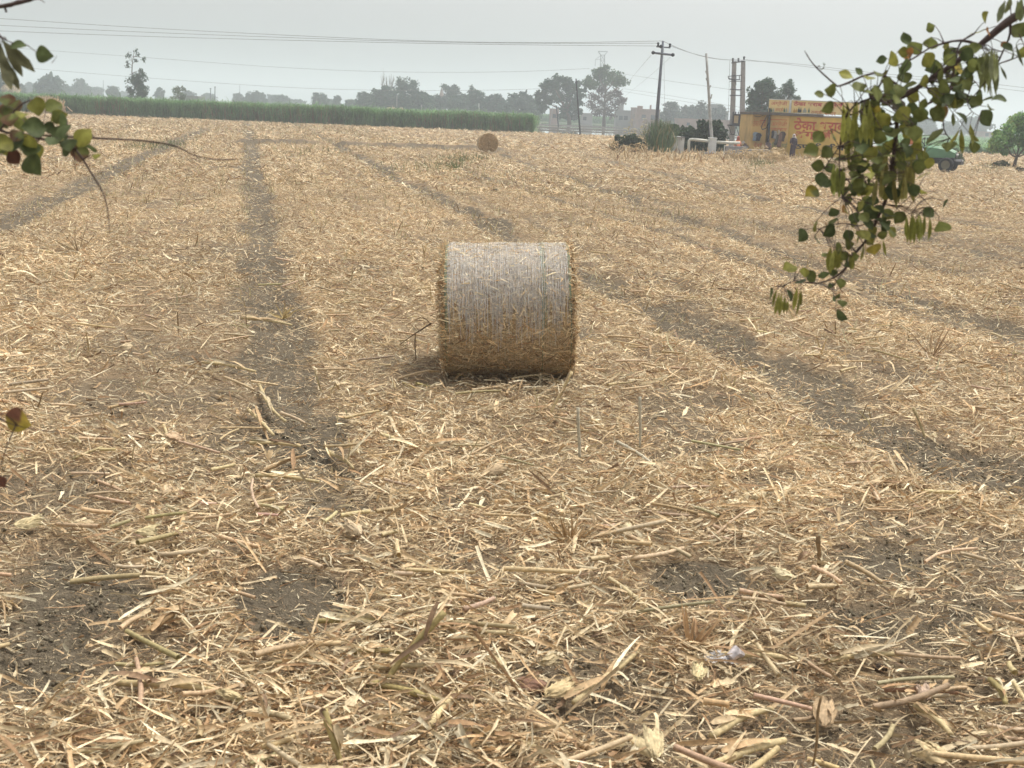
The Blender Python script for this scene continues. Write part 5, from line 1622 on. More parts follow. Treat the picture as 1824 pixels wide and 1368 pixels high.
# ------------------------------------------------------------------ roadside branches hanging into the view
DG, MG, YG, YE, OR, BR = (.085, .11, .045), (.145, .165, .052), (.25, .25, .06), (.42, .34, .06), (.34, .17, .06), (.13, .06, .04)


class Branch:
    def __init__(s, Y): s.Y = Y; s.tw = MB(); s.lf = NB(); s.pods = []; s.nodes = []

    def stem(s, pts, r0, r1, dy=0.0, n=14):
        q = [at(x, y, s.Y + dy + (p[0] if p else 0)) for (x, y, *p) in pts]
        out = []
        for i in range(n):
            f = i / (n - 1) * (len(q) - 1); k = min(int(f), len(q) - 2); u = f - k
            p0, p1, p2, p3 = q[max(k - 1, 0)], q[k], q[k + 1], q[min(k + 2, len(q) - 1)]
            out.append(.5 * (2 * p1 + (p2 - p0) * u + (2 * p0 - 5 * p1 + 4 * p2 - p3) * u * u + (3 * p1 - p0 - 3 * p2 + p3) * u ** 3))
        rr = [(r0 + (r1 - r0) * i / (n - 1)) * (1 + .12 * rng.normal()) for i in range(n)]
        s.tw.tube(out, rr, 7, (.08, .06, .055)); s.nodes += out

    def leaf(s, x, y, px, col, edge=None, depth=.1, L=1.1, face=.55, ax=None, attach=True):
        Yl = s.Y + rng.normal(0, depth)
        c = at(x, y, Yl); size = px * Yl / F
        nn = min(s.nodes, key=lambda p: (p - c).length) if s.nodes else c + Vector((0, 0, .05))
        dirv = (c - nn)
        D = np.array(dirv.normalized() if dirv.length > 1e-4 else Vector((0, 0, -1))) * .8 + np.array([0, 0, -.35]) + rng.normal(0, .38, 3) * np.array([1, .7, 1])
        if ax is not None: D = np.array([ax[0], rng.normal(0, .15), ax[1]])
        D = D / np.linalg.norm(D)
        N = np.array([rng.normal(0, face), -1, rng.normal(0, face) + .2])
        R, C = 9, 5
        prof = np.array([[.06, .55, .86, .99, 1., .9, .68, .36, .02]])
        V, Q = strips(np.array([tuple(c)]), D[None], N[None], np.array([size * L * .93]), np.array([size * .92]), np.array([size * rng.normal(.02, .07)]), np.array([rng.normal(0, .18)]), R, C, .16 + .1 * rng.random(), prof)
        cc = np.array(col) * (.75 + .5 * rng.random())
        colr = np.tile(cc, (R, C, 1))
        colr[:, C // 2] = cc * 1.25
        if edge is not None:
            k = rng.integers(0, 3)
            if k != 1: colr[-4:, :] = colr[-4:, :] * .25 + np.array(edge) * .75
            if k != 2: colr[:, -2:] = colr[:, -2:] * .3 + np.array(edge) * .7
            if k == 1: colr[:, :1] = edge
        s.lf.add(V, Q, colr.reshape(-1, 3))
        if attach:
            base = Vector(V.reshape(R, C, 3)[0, C // 2])
            d = base - nn
            if d.length < .32:
                mid = nn + d * .5 + Vector((0, 0, .05 * d.length))
                s.tw.tube([nn, mid, base], [.0016, .0011, .0008], 4, (.1, .09, .05))

    def pod(s, x1, y1, x2, y2, w, col=YG, depth=.1):
        Yl = s.Y + rng.normal(0, depth)
        a, b = at(x1, y1, Yl), at(x2, y2, Yl + rng.normal(0, .03))
        D = np.array(b - a); l = np.linalg.norm(D)
        V, Q = strips(np.array([tuple((a + b) / 2)]), D[None], np.array([[rng.normal(0, .5), -1, rng.normal(0, .2)]]), np.array([l]), np.array([w * Yl / F]), np.array([l * rng.normal(0, .05)]), np.array([rng.normal(0, .4)]), 8, 3, .2, np.array([[.12, .4, .75, 1, .95, 1, .6, .1]]))
        cc = np.array(col) * (.75 + .5 * rng.random())
        cr = np.tile(cc, (8, 3, 1)); cr[3:6, 1] *= .75
        s.pods.append((V, Q, cr.reshape(-1, 3)))
        nn = min(s.nodes, key=lambda p: (p - a).length)
        if (nn - a).length < .3: s.tw.tube([nn, (nn + a) / 2 + Vector((0, 0, .008)), a], [.0012, .0009, .0007], 4, (.1, .09, .05))

    def finish(s, name, label, loc, cat='branch'):
        root = thing(name, label, cat, loc)
        s.tw.build('twig', TWIG, root, True)
        if s.lf.V: s.lf.build('leaves', BLEAF, root, True)
        for (V, Q, c) in s.pods[-100:]: np_mesh('seed_pod', V, Q, c, BLEAF, root, True)
        if len(s.pods) > 100:
            nb = NB()
            for q in s.pods[:-100]: nb.add(*q)
            tag(nb.build('seed_pod_cluster', BLEAF, root, True), kind='stuff')
        return root


def right_branch():
    b = Branch(3.0)
    b.stem([(2120, -420, -.3), (1960, -150, -.1), (1870, -25), (1824, 18), (1790, 42), (1745, 80), (1700, 112), (1655, 143), (1610, 172), (1580, 182)], .0135, .0045, n=26)
    b.stem([(1745, 80), (1708, 72), (1660, 84), (1625, 105), (1595, 118)], .004, .0015)
    b.stem([(1735, 60), (1712, 75), (1705, 95)], .003, .0015)
    b.stem([(1728, 138), (1695, 158), (1655, 184), (1620, 200), (1590, 222)], .004, .002, .08)
    b.stem([(1655, 143), (1610, 166), (1570, 172), (1535, 196), (1515, 205)], .0045, .002, -.05)
    b.stem([(1610, 160), (1560, 130), (1500, 152), (1485, 148), (1452, 118), (1440, 102), (1433, 90)], .0035, .0009, .05, 18)
    b.stem([(1560, 172), (1520, 190), (1500, 230), (1495, 300), (1500, 350)], .003, .0012, -.06)
    b.stem([(1600, 178), (1596, 240), (1588, 300), (1580, 350), (1565, 385), (1545, 425), (1520, 455), (1508, 475), (1490, 492), (1462, 504), (1438, 503), (1415, 500), (1395, 510)], .0055, .0012, 0, 26)
    b.stem([(1555, 395), (1530, 402), (1505, 398), (1480, 401), (1460, 408)], .002, .001)
    b.stem([(1580, 330), (1550, 330), (1520, 345), (1505, 362)], .002, .001, .05)
    b.stem([(1588, 300), (1620, 330), (1650, 360), (1672, 385)], .002, .0008, .08)
    b.stem([(1495, 262), (1475, 290), (1462, 312), (1452, 335)], .0015, .0008, .04)
    b.stem([(1508, 478), (1484, 512), (1490, 540), (1483, 552)], .0012, .0006)
    b.stem([(1800, 40), (1798, 65), (1785, 95), (1770, 125), (1740, 165), (1722, 182)], .003, .0012, .06)
    b.stem([(1775, 115), (1812, 102), (1835, 92)], .002, .001, .06)
    b.stem([(1722, 178), (1728, 195), (1745, 208)], .0013, .0007, .04)
    b.stem([(1700, 120), (1690, 170), (1680, 220), (1690, 245), (1712, 262), (1726, 262)], .0025, .0008, .1)
    b.stem([(1815, 60), (1824, 80), (1832, 110), (1838, 120)], .0015, .0008)
    big = [(1758, 29, 22), (1741, 58, 26), (1655, 50, 18), (1614, 69, 22), (1630, 82, 28), (1659, 76, 26), (1608, 93, 20), (1589, 105, 28), (1569, 106, 17), (1682, 88, 24), (1691, 101, 28), (1652, 107, 28), (1732, 86, 28),
           (1720, 92, 22), (1674, 120, 22), (1795, 85, 20), (1728, 142, 18), (1818, 53, 30), (1780, 178, 24), (1763, 192, 17), (1738, 180, 26), (1755, 175, 26), (1701, 181, 30), (1822, 93, 22), (1709, 160, 20), (1700, 182, 24),
           (1508, 134, 24), (1530, 125, 16), (1480, 159, 24), (1459, 166, 17), (1563, 131, 20), (1563, 152, 24), (1531, 153, 26), (1543, 185, 28), (1474, 192, 24), (1560, 182, 20), (1549, 212, 26), (1569, 201, 20), (1521, 216, 22),
           (1611, 118, 26), (1610, 140, 26), (1590, 165, 26), (1600, 190, 28), (1620, 196, 28), (1640, 204, 26), (1595, 235, 36), (1568, 244, 24), (1528, 239, 26), (1533, 254, 24), (1455, 245, 24), (1481, 242, 22), (1443, 267, 26), (1472, 270, 24),
           (1456, 296, 22), (1478, 300, 20), (1497, 286, 24), (1527, 281, 20), (1464, 320, 26), (1476, 330, 18), (1506, 341, 20), (1510, 354, 21), (1486, 376, 20), (1505, 377, 22), (1527, 378, 16), (1570, 274, 26), (1533, 296, 22),
           (1542, 335, 28), (1645, 312, 26), (1629, 339, 22), (1653, 379, 22), (1681, 366, 24), (1680, 404, 30), (1602, 388, 24), (1535, 362, 18), (1553, 360, 22), (1519, 398, 18), (1486, 396, 20), (1476, 411, 26), (1455, 404, 24),
           (1451, 426, 26), (1427, 419, 26), (1510, 419, 20), (1512, 432, 24), (1545, 401, 24), (1555, 414, 24), (1576, 404, 26), (1586, 412, 24), (1691, 263, 26), (1664, 241, 36), (1406, 477, 28), (1444, 490, 24), (1425, 503, 24),
           (1432, 487, 18), (1467, 490, 20), (1372, 523, 24), (1406, 526, 22), (1481, 508, 16), (1499, 507, 18), (1484, 533, 13), (1492, 529, 12), (1499, 542, 19), (1501, 561, 25), (1494, 442, 24), (1467, 456, 11), (1486, 486, 16),
           (1507, 470, 22), (1500, 455, 24), (1524, 457, 16), (1757, 211, 30), (1712, 212, 28), (1641, 202, 26), (1598, 214, 26), (1734, 264, 20), (1590, 345, 28), (1560, 300, 26), (1610, 270, 28), (1575, 318, 24)]
    for (x, y, p) in big:
        b.leaf(x + rng.normal(0, 1), y + rng.normal(0, 1), p * 1.08, DG if rng.random() < .38 else (MG if rng.random() < .68 else YG), OR if rng.random() < .025 else None)
    for (x, y, p, c) in [(1704, 118, 40, YE), (1759, 56, 19, OR), (1557, 445, 30, YE), (1668, 204, 30, MG), (1717, 100, 22, YE), (1564, 195, 14, YE), (1789, 80, 14, OR), (1620, 92, 16, OR), (1617, 103, 14, OR), (1642, 342, 20, YG), (1655, 290, 22, YG), (1500, 312, 22, YG)]:
        b.leaf(x, y, p, c)
    b.leaf(1446, 344, 29, MG, YE); b.leaf(1674, 202, 32, MG, OR); b.leaf(1474, 404, 24, DG, OR)
    # the dense middle
    for i in range(95):
        u = rng.random(); x = 1530 + 135 * rng.random(); y = 140 + 200 * u + rng.normal(0, 8)
        x = x - 20 * u
        b.leaf(x, y, 20 + 12 * rng.random(), [DG, MG, MG, YG][rng.integers(4)], depth=.16)
    for i in range(50):
        b.leaf(1660 + 85 * rng.random(), 90 + 95 * rng.random(), 18 + 10 * rng.random(), [DG, MG][rng.integers(2)], depth=.14)
    for i in range(34):
        b.leaf(1520 + 70 * rng.random(), 330 + 100 * rng.random(), 18 + 9 * rng.random(), [DG, MG, YG][rng.integers(3)], depth=.12)
    # hanging flat pods
    for i in range(20):
        x = 1742 + 34 * rng.random(); y = 84 + 18 * rng.random(); b.pod(x, y, x + rng.normal(0, 5), y + 45 + 30 * rng.random(), 8, (.2, .22, .09))
    for i in range(30):
        x = 1560 + 68 * rng.random(); y = 270 + 50 * rng.random(); b.pod(x, y, x + rng.normal(0, 5), y + 38 + 22 * rng.random(), 8, (.24, .22, .07), .14)
    for i in range(34):
        x = 1500 + 55 * rng.random(); y = 180 + 60 * rng.random(); b.pod(x, y, x + rng.normal(-2, 4), y + 40 + 20 * rng.random(), 9, (.28, .29, .07), .12)
    for i in range(18):
        x = 1612 + 44 * rng.random(); y = 378 + 14 * rng.random(); b.pod(x, y, x + rng.normal(0, 4), y + 34 + 18 * rng.random(), 6, (.24, .26, .06))
    for i in range(14):
        x = 1482 + 24 * rng.random(); y = 290 + 20 * rng.random(); b.pod(x, y, x + rng.normal(0, 4), y + 35 + 15 * rng.random(), 8, (.24, .27, .07))
    for i in range(14):
        x = 1478 + 22 * rng.random(); y = 440 + 10 * rng.random(); b.pod(x, y, x + rng.normal(-4, 4), y + 32 + 10 * rng.random(), 8, YG)
    for i in range(6):
        b.pod(1512 + 8 * rng.random(), 455, 1514 + 8 * rng.random(), 480, 5, YG)
    for (x1, y1, x2, y2, w) in [(1388, 520, 1380, 560, 8), (1392, 524, 1388, 562, 8), (1398, 528, 1396, 558, 7), (1420, 512, 1413, 552, 8), (1424, 516, 1418, 562, 8), (1404, 535, 1401, 556, 6), (1384, 516, 1376, 548, 7), (1427, 515, 1426, 545, 7),
                                (1708, 230, 1692, 255, 9), (1712, 230, 1714, 274, 9), (1728, 222, 1731, 262, 11), (1729, 240, 1744, 252, 8), (1790, 2, 1776, 40, 12), (1812, 2, 1818, 38, 14), (1804, 90, 1801, 108, 8), (1782, 118, 1793, 142, 5),
                                (1697, 200, 1698, 225, 7), (1810, 78, 1823, 118, 5), (1540, 430, 1533, 465, 6), (1572, 425, 1578, 455, 6), (1675, 150, 1673, 200, 9), (1685, 140, 1690, 190, 9), (1550, 255, 1545, 292, 8), (1580, 262, 1578, 300, 8), (1820, -5, 1810, 40, 12), (1800, -8, 1790, 25, 11), (1462, 124, 1466, 112, 5)]:
        b.pod(x1, y1, x2, y2, w, YG if y1 > 200 else (.13, .15, .07))
    r = b.finish('hanging_branch', 'leafy drooping branch with rounded green leaves and hanging pods at upper right', tuple(at(1824, 18, 3.0)))
    m = MB(); P = at(2120, -420, 2.7)
    m.tube([(P.x + 2.3, .4, -.2), (P.x + 2.25, .45, 1.6), (P.x + 2.0, .7, P.z - .1), (P.x + 1.0, 1.8, P.z + .15), (P.x, 2.7, P.z)], [.14, .12, .08, .04, .016], 10)
    m.build('trunk', BARK, r, True)
right_branch()


def left_branch():
    b = Branch(2.5)
    b.stem([(-420, -60), (-200, 60), (-60, 190), (0, 232), (45, 240), (85, 250), (130, 262), (165, 312), (188, 355), (196, 415)], .0052, .0009, n=26)
    b.stem([(60, 240), (110, 243), (170, 246), (245, 250), (300, 257), (325, 266), (350, 278), (385, 284), (420, 284)], .0028, .0010, .05, 22)
    b.stem([(170, 248), (162, 236), (157, 226)], .0012, .0006, .05); b.stem([(300, 257), (315, 262), (316, 256)], .0012, .0006, .05)
    b.stem([(0, 232), (20, 205), (40, 185), (66, 175)], .0025, .001)
    b.stem([(85, 250), (110, 240), (120, 222)], .0018, .0009)
    b.stem([(131, 265), (133, 290), (134, 305)], .001, .0006)
    L = [(22, 193, 48, MG, BR), (8, 212, 44, MG, None), (67, 190, 36, YG, None), (60, 228, 42, DG, None), (29, 243, 28, MG, BR), (87, 228, 24, DG, None), (113, 220, 40, DG, None), (100, 238, 30, DG, None), (92, 252, 26, DG, None), (105, 254, 30, MG, None),
         (151, 246, 38, YG, None), (163, 264, 26, DG, None), (142, 272, 36, MG, BR), (25, 281, 30, BR, None), (53, 266, 40, DG, None), (62, 294, 44, DG, None), (38, 220, 30, MG, None), (120, 268, 28, DG, None), (14, 178, 30, MG, BR), (172, 279, 16, YG, None), (12, 262, 12, BR, None)]
    for (x, y, p, c, e) in L: b.leaf(x, y, p, c, e, .06, face=.35)
    for i in range(16): b.leaf(125 * rng.random(), 185 + 85 * rng.random(), 26 + 16 * rng.random(), [DG, MG, YG][rng.integers(3)], BR if rng.random() < .2 else None, .06, face=.35)
    b.finish('hanging_branch', 'leafy branch with red-edged leaves and a long bare twig at left', tuple(at(0, 232, 2.5)))
    b = Branch(2.45)
    b.stem([(-400, -80), (-200, -10), (-60, 40), (-12, 56), (6, 70)], .008, .002)
    b.stem([(-10, 58), (15, 74), (45, 79), (56, 86), (66, 94)], .0012, .0007)
    b.stem([(92, 112), (99, 104), (101, 99)], .0006, .0004)
    b.leaf(33, 83, 26, DG, L=1.2, ax=(1, .1), depth=.02); b.leaf(80, 98, 32, DG, L=1.05, ax=(1, -.1), depth=.02, face=.3)
    for (x1, y1, x2, y2, w) in [(4, 72, 62, 128, 17), (6, 78, 40, 136, 15), (2, 85, 20, 160, 20), (12, 110, 34, 160, 13), (0, 75, 10, 130, 18), (-8, 70, 6, 118, 18)]: b.pod(x1, y1, x2, y2, w, (.14, .14, .075), .03)
    b.finish('hanging_branch', 'drooping pod cluster with two small dark leaves against the sky at left', tuple(at(-10, 58, 2.45)))
    b = Branch(2.5)
    b.stem([(-400, 60), (-150, 30), (0, 12), (30, 5), (58, -2), (110, -25)], .007, .003)
    b.stem([(6, 11), (10, 17), (11, 22)], .002, .0025); b.stem([(58, 0), (70, -1), (80, 5)], .0012, .0006)
    b.finish('hanging_branch', 'bare twig crossing the very top left corner of the sky', tuple(at(0, 12, 2.5)))
    b = Branch(2.3)
    b.stem([(-380, 500), (-150, 660), (-20, 735), (4, 748), (10, 752)], .006, .0012)
    b.stem([(58, 764), (90, 768), (125, 772), (170, 776), (208, 781)], .0011, .0006, .0)
    b.stem([(6, 750), (30, 758), (58, 764)], .001, .0009)
    b.leaf(33, 748, 54, BR, YE, .01, L=1.05, ax=(1, -.35), face=.2); b.leaf(2, 858, 26, BR, None, .01, ax=(.5, -1))
    b.finish('hanging_branch', 'single brown leaf with a yellow blotch on a thin twig low at left', tuple(at(0, 745, 2.3)))
left_branch()


# ------------------------------------------------------------------ single stalks, husks and scraps lying in front
def hz(p): return float(height(np.array([p.x]), np.array([p.y]))[0])


def stalk(label, x1, y1, x2, y2, r=.0115, rise=0.0, bend=.02, c=(.6, .47, .28), sheath=True, z0=.05):
    a = gnd(x1, y1, z0); b = gnd(x2, y2, z0)
    if rise:                                  # one end stands in the air above the other
        b = gnd(x2, y2, z0); a = at(x1, y1, b.y + rise)
    a.z += hz(a) * .8 if not rise else 0; b.z += hz(b) * .8
    root = thing('corn_stalk', label, 'stalk', tuple((a + b) / 2), 'dry maize stalks on the stubble')
    m = MB(); n = 13; L = (b - a).length; side = (b - a).cross(Vector((0, 0, 1))).normalized()
    pts, rr = [], []
    k1 = rng.normal(0, bend) * L; k2 = rng.normal(0, bend * .5) * L
    for i in range(n):
        t = i / (n - 1)
        pts.append(a.lerp(b, t) + side * (k1 * math.sin(math.pi * t) + k2 * math.sin(2 * math.pi * t)) + Vector((0, 0, .012 * math.sin(math.pi * t))))
        rr.append(r * (1.1 - .25 * t) * (1.28 if i in (3, 8) else 1) * (1 + .05 * rng.normal()))
    m.tube(pts, rr, 9, tuple(np.array(c) * (.9 + .2 * rng.random())))
    m.build('stem', STRAW, root, True)
    if sheath:
        nb = NB(); k = 3
        d = np.array((b - a).normalized())
        P = np.array([tuple(pts[q]) for q in (3, 8, 6)[:k]]) + rng.normal(0, .006, (k, 3)) + np.array([0, 0, .012])
        D = d[None] + rng.normal(0, .22, (k, 3)); l = np.minimum(.34, L * .55) * (.6 + .6 * rng.random(k))
        V, Q = strips(P, D, np.tile([0, -.3, 1.], (k, 1)) + rng.normal(0, .4, (k, 3)), l, np.full(k, .026) * (.7 + .7 * rng.random(k)), l * rng.normal(.02, .06, k), rng.normal(0, .5, k), 8, 3, .5, np.tile([.5, .9, 1, .9, .8, .6, .4, .1], (k, 1)))
        nb.add(V, Q, np.repeat(palcol(k), 24, 0)); nb.build('leaf_sheath', STRAW, root, True)
    return root


ST = [('olive stalk propped up at a slant near the bottom, left of the pale husks', 792, 1090, 688, 1211, .014, .12),
      ('long stalk lying aslant just below the propped olive stalk', 633, 1211, 792, 1253, .014, 0),
      ('peeled stalk pointing up right below the long slanting one', 761, 1301, 822, 1230, .013, 0),
      ('long thin stalk with split end right of the pale husks', 1022, 1257, 1137, 1161, .012, 0),
      ('thick stalk lying nearly level at the bottom middle', 807, 1307, 968, 1338, .013, 0),
      ('short level stalk left of the foot of the propped olive stalk', 631, 1163, 720, 1163, .012, 0),
      ('pale level stalk behind the propped olive stalk', 560, 1105, 800, 1116, .011, 0),
      ('bent pale stalk crossing the dark soil patches at lower left', 257, 1129, 340, 1073, .013, 0),
      ('long bundled stalk lying level at the lower left above the date area', 210, 1213, 388, 1230, .013, 0),
      ('thick stalk slanting up right near the bottom right', 1268, 1313, 1375, 1262, .014, 0),
      ('stout stalk with a cut end at the bottom edge, right of middle', 1268, 1366, 1398, 1318, .015, 0),
      ('long level stalk beside the clear plastic scrap', 1279, 1171, 1420, 1174, .013, 0),
      ('long stalk rising slightly to the right, right of the level one', 1463, 1178, 1610, 1164, .012, 0),
      ('greenish stalk pointing down right at the right edge', 1764, 1209, 1792, 1253, .013, 0),
      ('yellow stalk pointing down right at the lower right', 1631, 1253, 1696, 1304, .012, 0),
      ('thin reddish stalk lying level at the lower right', 1576, 1227, 1706, 1232, .008, 0),
      ('upright grey stubble stem, left of two below the big bale', 1030, 726, 1033, 811, .011, .02),
      ('upright grey stubble stem, right of two below the big bale', 1140, 707, 1140, 791, .010, .02),
      ('short upright yellow stem standing between two dark soil patches', 1457, 954, 1457, 1018, .011, .02),
      ('pale stalk leaning up at the lower right of the big bale', 1019, 662, 979, 738, .011, .1),
      ('stalk lying at the front foot of the big bale', 912, 652, 1000, 681, .014, 0),
      ('short stalk standing askew beside the right wheel track', 1626, 726, 1648, 768, .011, .05),
      ('yellow stalk lying below the two upright grey stems', 1100, 780, 1168, 830, .011, 0),
      ('level stalk lying right of the middle dark soil patch', 1540, 870, 1654, 868, .011, 0),
      ('stalk pointing down right across the left wheel track', 461, 679, 508, 740, .013, 0),
      ('forked pale stalk at the left side of the left wheel track', 441, 721, 487, 763, .013, 0),
      ('level stalk lying across the left wheel track', 444, 780, 536, 781, .012, 0),
      ('dark stalk pointing up right on the left wheel track', 466, 830, 545, 797, .012, 0),
      ('pale stalk lowest on the left wheel track', 455, 839, 568, 852, .012, 0),
      ('brownish stalk pointing down towards the viewer left below the bale', 677, 701, 716, 799, .012, 0),
      ('split stalk pointing up right below the brownish one', 736, 825, 798, 763, .013, 0),
      ('curved stalk with husk end right of the left wheel track', 584, 791, 629, 825, .012, 0),
      ('upright olive stem cut by the bottom edge, left of middle', 577, 1263, 612, 1372, .012, .06),
      ('long stalk lying far left beside the green-edged track', 430, 562, 520, 571, .014, 0),
      ('thin dark upright stem near the bottom right', 1463, 1240, 1448, 1362, .005, .05),
      ('stalk lying far down the left of the track', 360, 640, 455, 652, .013, 0)]
for (lb, x1, y1, x2, y2, r, rise) in ST:
    lb = lb.replace(' above the date area', ' on the straw')
    up_ = rise > 0
    col = (.42, .34, .15) if 'olive' in lb or 'greenish' in lb else (.3, .2, .1) if ('dark' in lb or 'brown' in lb) else (.55, .5, .38) if 'grey' in lb else (.38, .22, .13) if 'reddish' in lb else (.62, .5, .28)
    stalk(lb, x1, y1, x2, y2, r, rise, c=col, sheath=not ('thin dark' in lb or 'grey' in lb))


def husk(label, x, y, px, ang, c=(.66, .55, .34), openf=1.0, k=7, Lr=1.5):
    p = gnd(x, y, .05); p.z += hz(p)
    size = px * np.linalg.norm(np.array(p) - EYE) / F
    root = thing('corn_husk', label, 'husk', tuple(p), 'empty maize husks on the stubble')
    a = rad(ang)
    d0 = np.array([math.cos(a), math.sin(a), .12])
    for i in range(k):
        s = (i - (k - 1) / 2) / max(1, (k - 1) / 2)
        d = d0 + np.array([-math.sin(a), math.cos(a), 0]) * (s * .55 * openf + rng.normal(0, .12)) + np.array([0, 0, .12 * (1 - abs(s)) + rng.normal(0, .05)])
        N = np.array([-math.sin(a) * s * .9, math.cos(a) * s * .9 - .35, 1.0])
        l = size * Lr * (.75 + .3 * rng.random()); w = size * .42 * (.6 + .6 * rng.random())
        P = np.array(p) + d / np.linalg.norm(d) * l * .42 + np.array([0, 0, .012 + .012 * (1 - abs(s))])
        V, Q = strips(P[None], d[None], N[None], np.array([l]), np.array([w]), np.array([l * .1 * rng.random()]), np.array([rng.normal(0, .45)]), 11, 7, -.16, np.array([[.22, .5, .75, .92, 1, 1, .93, .8, .6, .38, .08]]))
        V = V + rng.normal(0, .0022, V.shape)
        cc = np.array(c) * (.8 + .35 * rng.random())
        cr = np.tile(cc, (11, 7, 1)) * (1 + .12 * np.where(np.arange(7) % 2 == 0, 1, -1))[None, :, None]
        cr[-2:] *= .8
        np_mesh('husk_leaf', V, Q, cr.reshape(-1, 3), STRAW, root, True)
HK = [('pale egg-shaped husk left of the reddish clod', 898, 1196, 30, 120, (.7, .58, .34), .6), ('crumpled pale husk just right of the egg-shaped one', 965, 1192, 28, 20, (.68, .55, .33), 1.1),
      ('large spread husk below the reddish clod', 975, 1250, 46, 35, (.64, .5, .28), .8), ('pale folded husk left of the clear plastic scrap', 1242, 1218, 30, 75, (.7, .58, .33), .6),
      ('big pale husk fan at the bottom edge right of middle', 1165, 1352, 52, 95, (.66, .54, .32), 1.0), ('pale husk lying left of the middle, pointing down right', 640, 958, 34, 125, (.66, .52, .34), .7),
      ('brown tufted husk on the mound below the bale', 862, 842, 32, 20, (.48, .36, .22), 1.2), ('small pale husk standing left of the left wheel track', 288, 882, 24, 80, (.68, .52, .33), .8),
      ('two-bladed pale husk right of the dark soil patch', 1412, 1042, 32, 150, (.7, .6, .38), .8), ('cream husk pieces at the left, above the large soil patch', 245, 952, 28, 15, (.74, .62, .36), 1.0),
      ('broad pale husk leaf upright near the bottom right', 1468, 1290, 50, 70, (.58, .42, .25), .6), ('curled pale husk beside the dark tuft in the middle', 1122, 955, 24, 100, (.68, .57, .36), .7),
      ('pale husk at the left edge lower down', 30, 940, 34, 30, (.7, .58, .34), 1.0), ('bent yellow leaf sheath like a bird head at lower left', 430, 1250, 34, 165, (.62, .5, .28), .4),
      ('pale husk on the straw near the right edge', 1340, 905, 22, 40, (.68, .56, .35), .9), ('pinkish pale husk at the lower right corner region', 1650, 1245, 28, 80, (.62, .46, .34), .8),
      ('wide pale husk at the bottom right corner', 1690, 1352, 44, 140, (.66, .52, .3), .8), ('pale husk shreds at the bottom left of middle', 615, 1278, 34, 60, (.66, .54, .34), .9),
      ('pale brown husk beside the left wheel track', 325, 782, 26, 170, (.6, .43, .27), .7), ('pale husk at left middle beside the straw bank', 215, 615, 18, 20, (.66, .53, .34), .9)]
for h in HK: husk(*h)


def tuft(label, x, y, hpx, n, c):
    p = gnd(x, y); p.z += hz(p); s = hpx * np.linalg.norm(np.array(p) - EYE) / F
    root = thing('straw_tuft', label, 'tuft', tuple(p))
    D = unit(np.column_stack([rng.normal(.15, .7, n), rng.normal(-.1, .5, n), .35 + rng.random(n)])); l = s * (.6 + .8 * rng.random(n))
    P = np.array(p) + D * (l * .5)[:, None]
    V, Q = strips(P, D, np.tile([0, -.8, .6], (n, 1)) + rng.normal(0, .5, (n, 3)), l, .006 + .014 * rng.random(n), l * rng.normal(0, .12, n), rng.normal(0, .5, n), 6, 3, .4, np.tile([.5, .9, 1, .8, .5, .08], (n, 1)))
    nb = NB(); nb.add(V, Q, np.repeat(np.array(c) * (.7 + .6 * rng.random((n, 1))), 18, 0)); nb.build('blade', STRAW, root)
tuft('brown dry leaf tuft sprouting from the ground right of middle', 1015, 972, 60, 46, (.45, .3, .15))
tuft('small golden tuft standing alone on the left wheel track', 505, 560, 26, 26, (.6, .46, .22))
tuft('brown leaf tuft beside the clear plastic scrap', 1228, 1160, 62, 30, (.46, .3, .16))
tuft('dry stem clump standing left of the bare hanging twig', 140, 448, 50, 22, (.4, .3, .17))
tuft('small golden tuft right of the left wheel track, far up', 622, 455, 16, 20, (.55, .42, .22))
tuft('brown stubble tuft near the right edge of the field', 1660, 640, 55, 18, (.42, .29, .17))


def clod(label, name, x, y, wpx, c, flat=.5, cat='clod'):
    p = gnd(x, y); p.z += hz(p) + .01; s = wpx * np.linalg.norm(np.array(p) - EYE) / F / 2
    import bmesh
    bm = bmesh.new(); bmesh.ops.create_icosphere(bm, subdivisions=3, radius=1)
    off = rng.random(3) * 50
    for v in bm.verts:
        q = v.co.copy()
        k = 1 + .5 * (vnoise(np.array([q.x * 1.3 + off[0]]), np.array([q.y * 1.3 + q.z + off[1]]), 1)[0] - .5) + .2 * (vnoise(np.array([q.x * 4 + off[2]]), np.array([q.z * 4 + q.y * 3]), 1)[0] - .5)
        v.co = Vector((q.x * k * s, q.y * k * s * .7, max(-.25, q.z * k) * s * flat)) + p
    me = bpy.data.meshes.new(name); bm.to_mesh(me); bm.free()
    o = bpy.data.objects.new(name, me); COL.objects.link(o); me.materials.append(mat_plain(name, c, .95, .3, 30, bump=.5))
    tag(o, label, cat)
clod('flat reddish brown clod of brick among the pale husks', 'brick_piece', 942, 1232, 56, (.24, .14, .095), .5, 'brick')
clod('small dark clod lying on the straw between the left track and the bale', 'soil_clod', 331, 420, 13, (.08, .065, .05), .9)
clod('dark clod on the straw right of the right wheel track', 'soil_clod', 884, 343, 18, (.08, .07, .05), .6)
clod('dark rounded clod on the soil patch at the middle bottom', 'soil_clod', 858, 1070, 24, (.13, .1, .075), .8)
clod('dark hole-like clod near the level stalk at lower right', 'soil_clod', 1568, 1193, 24, (.1, .075, .055), .7)


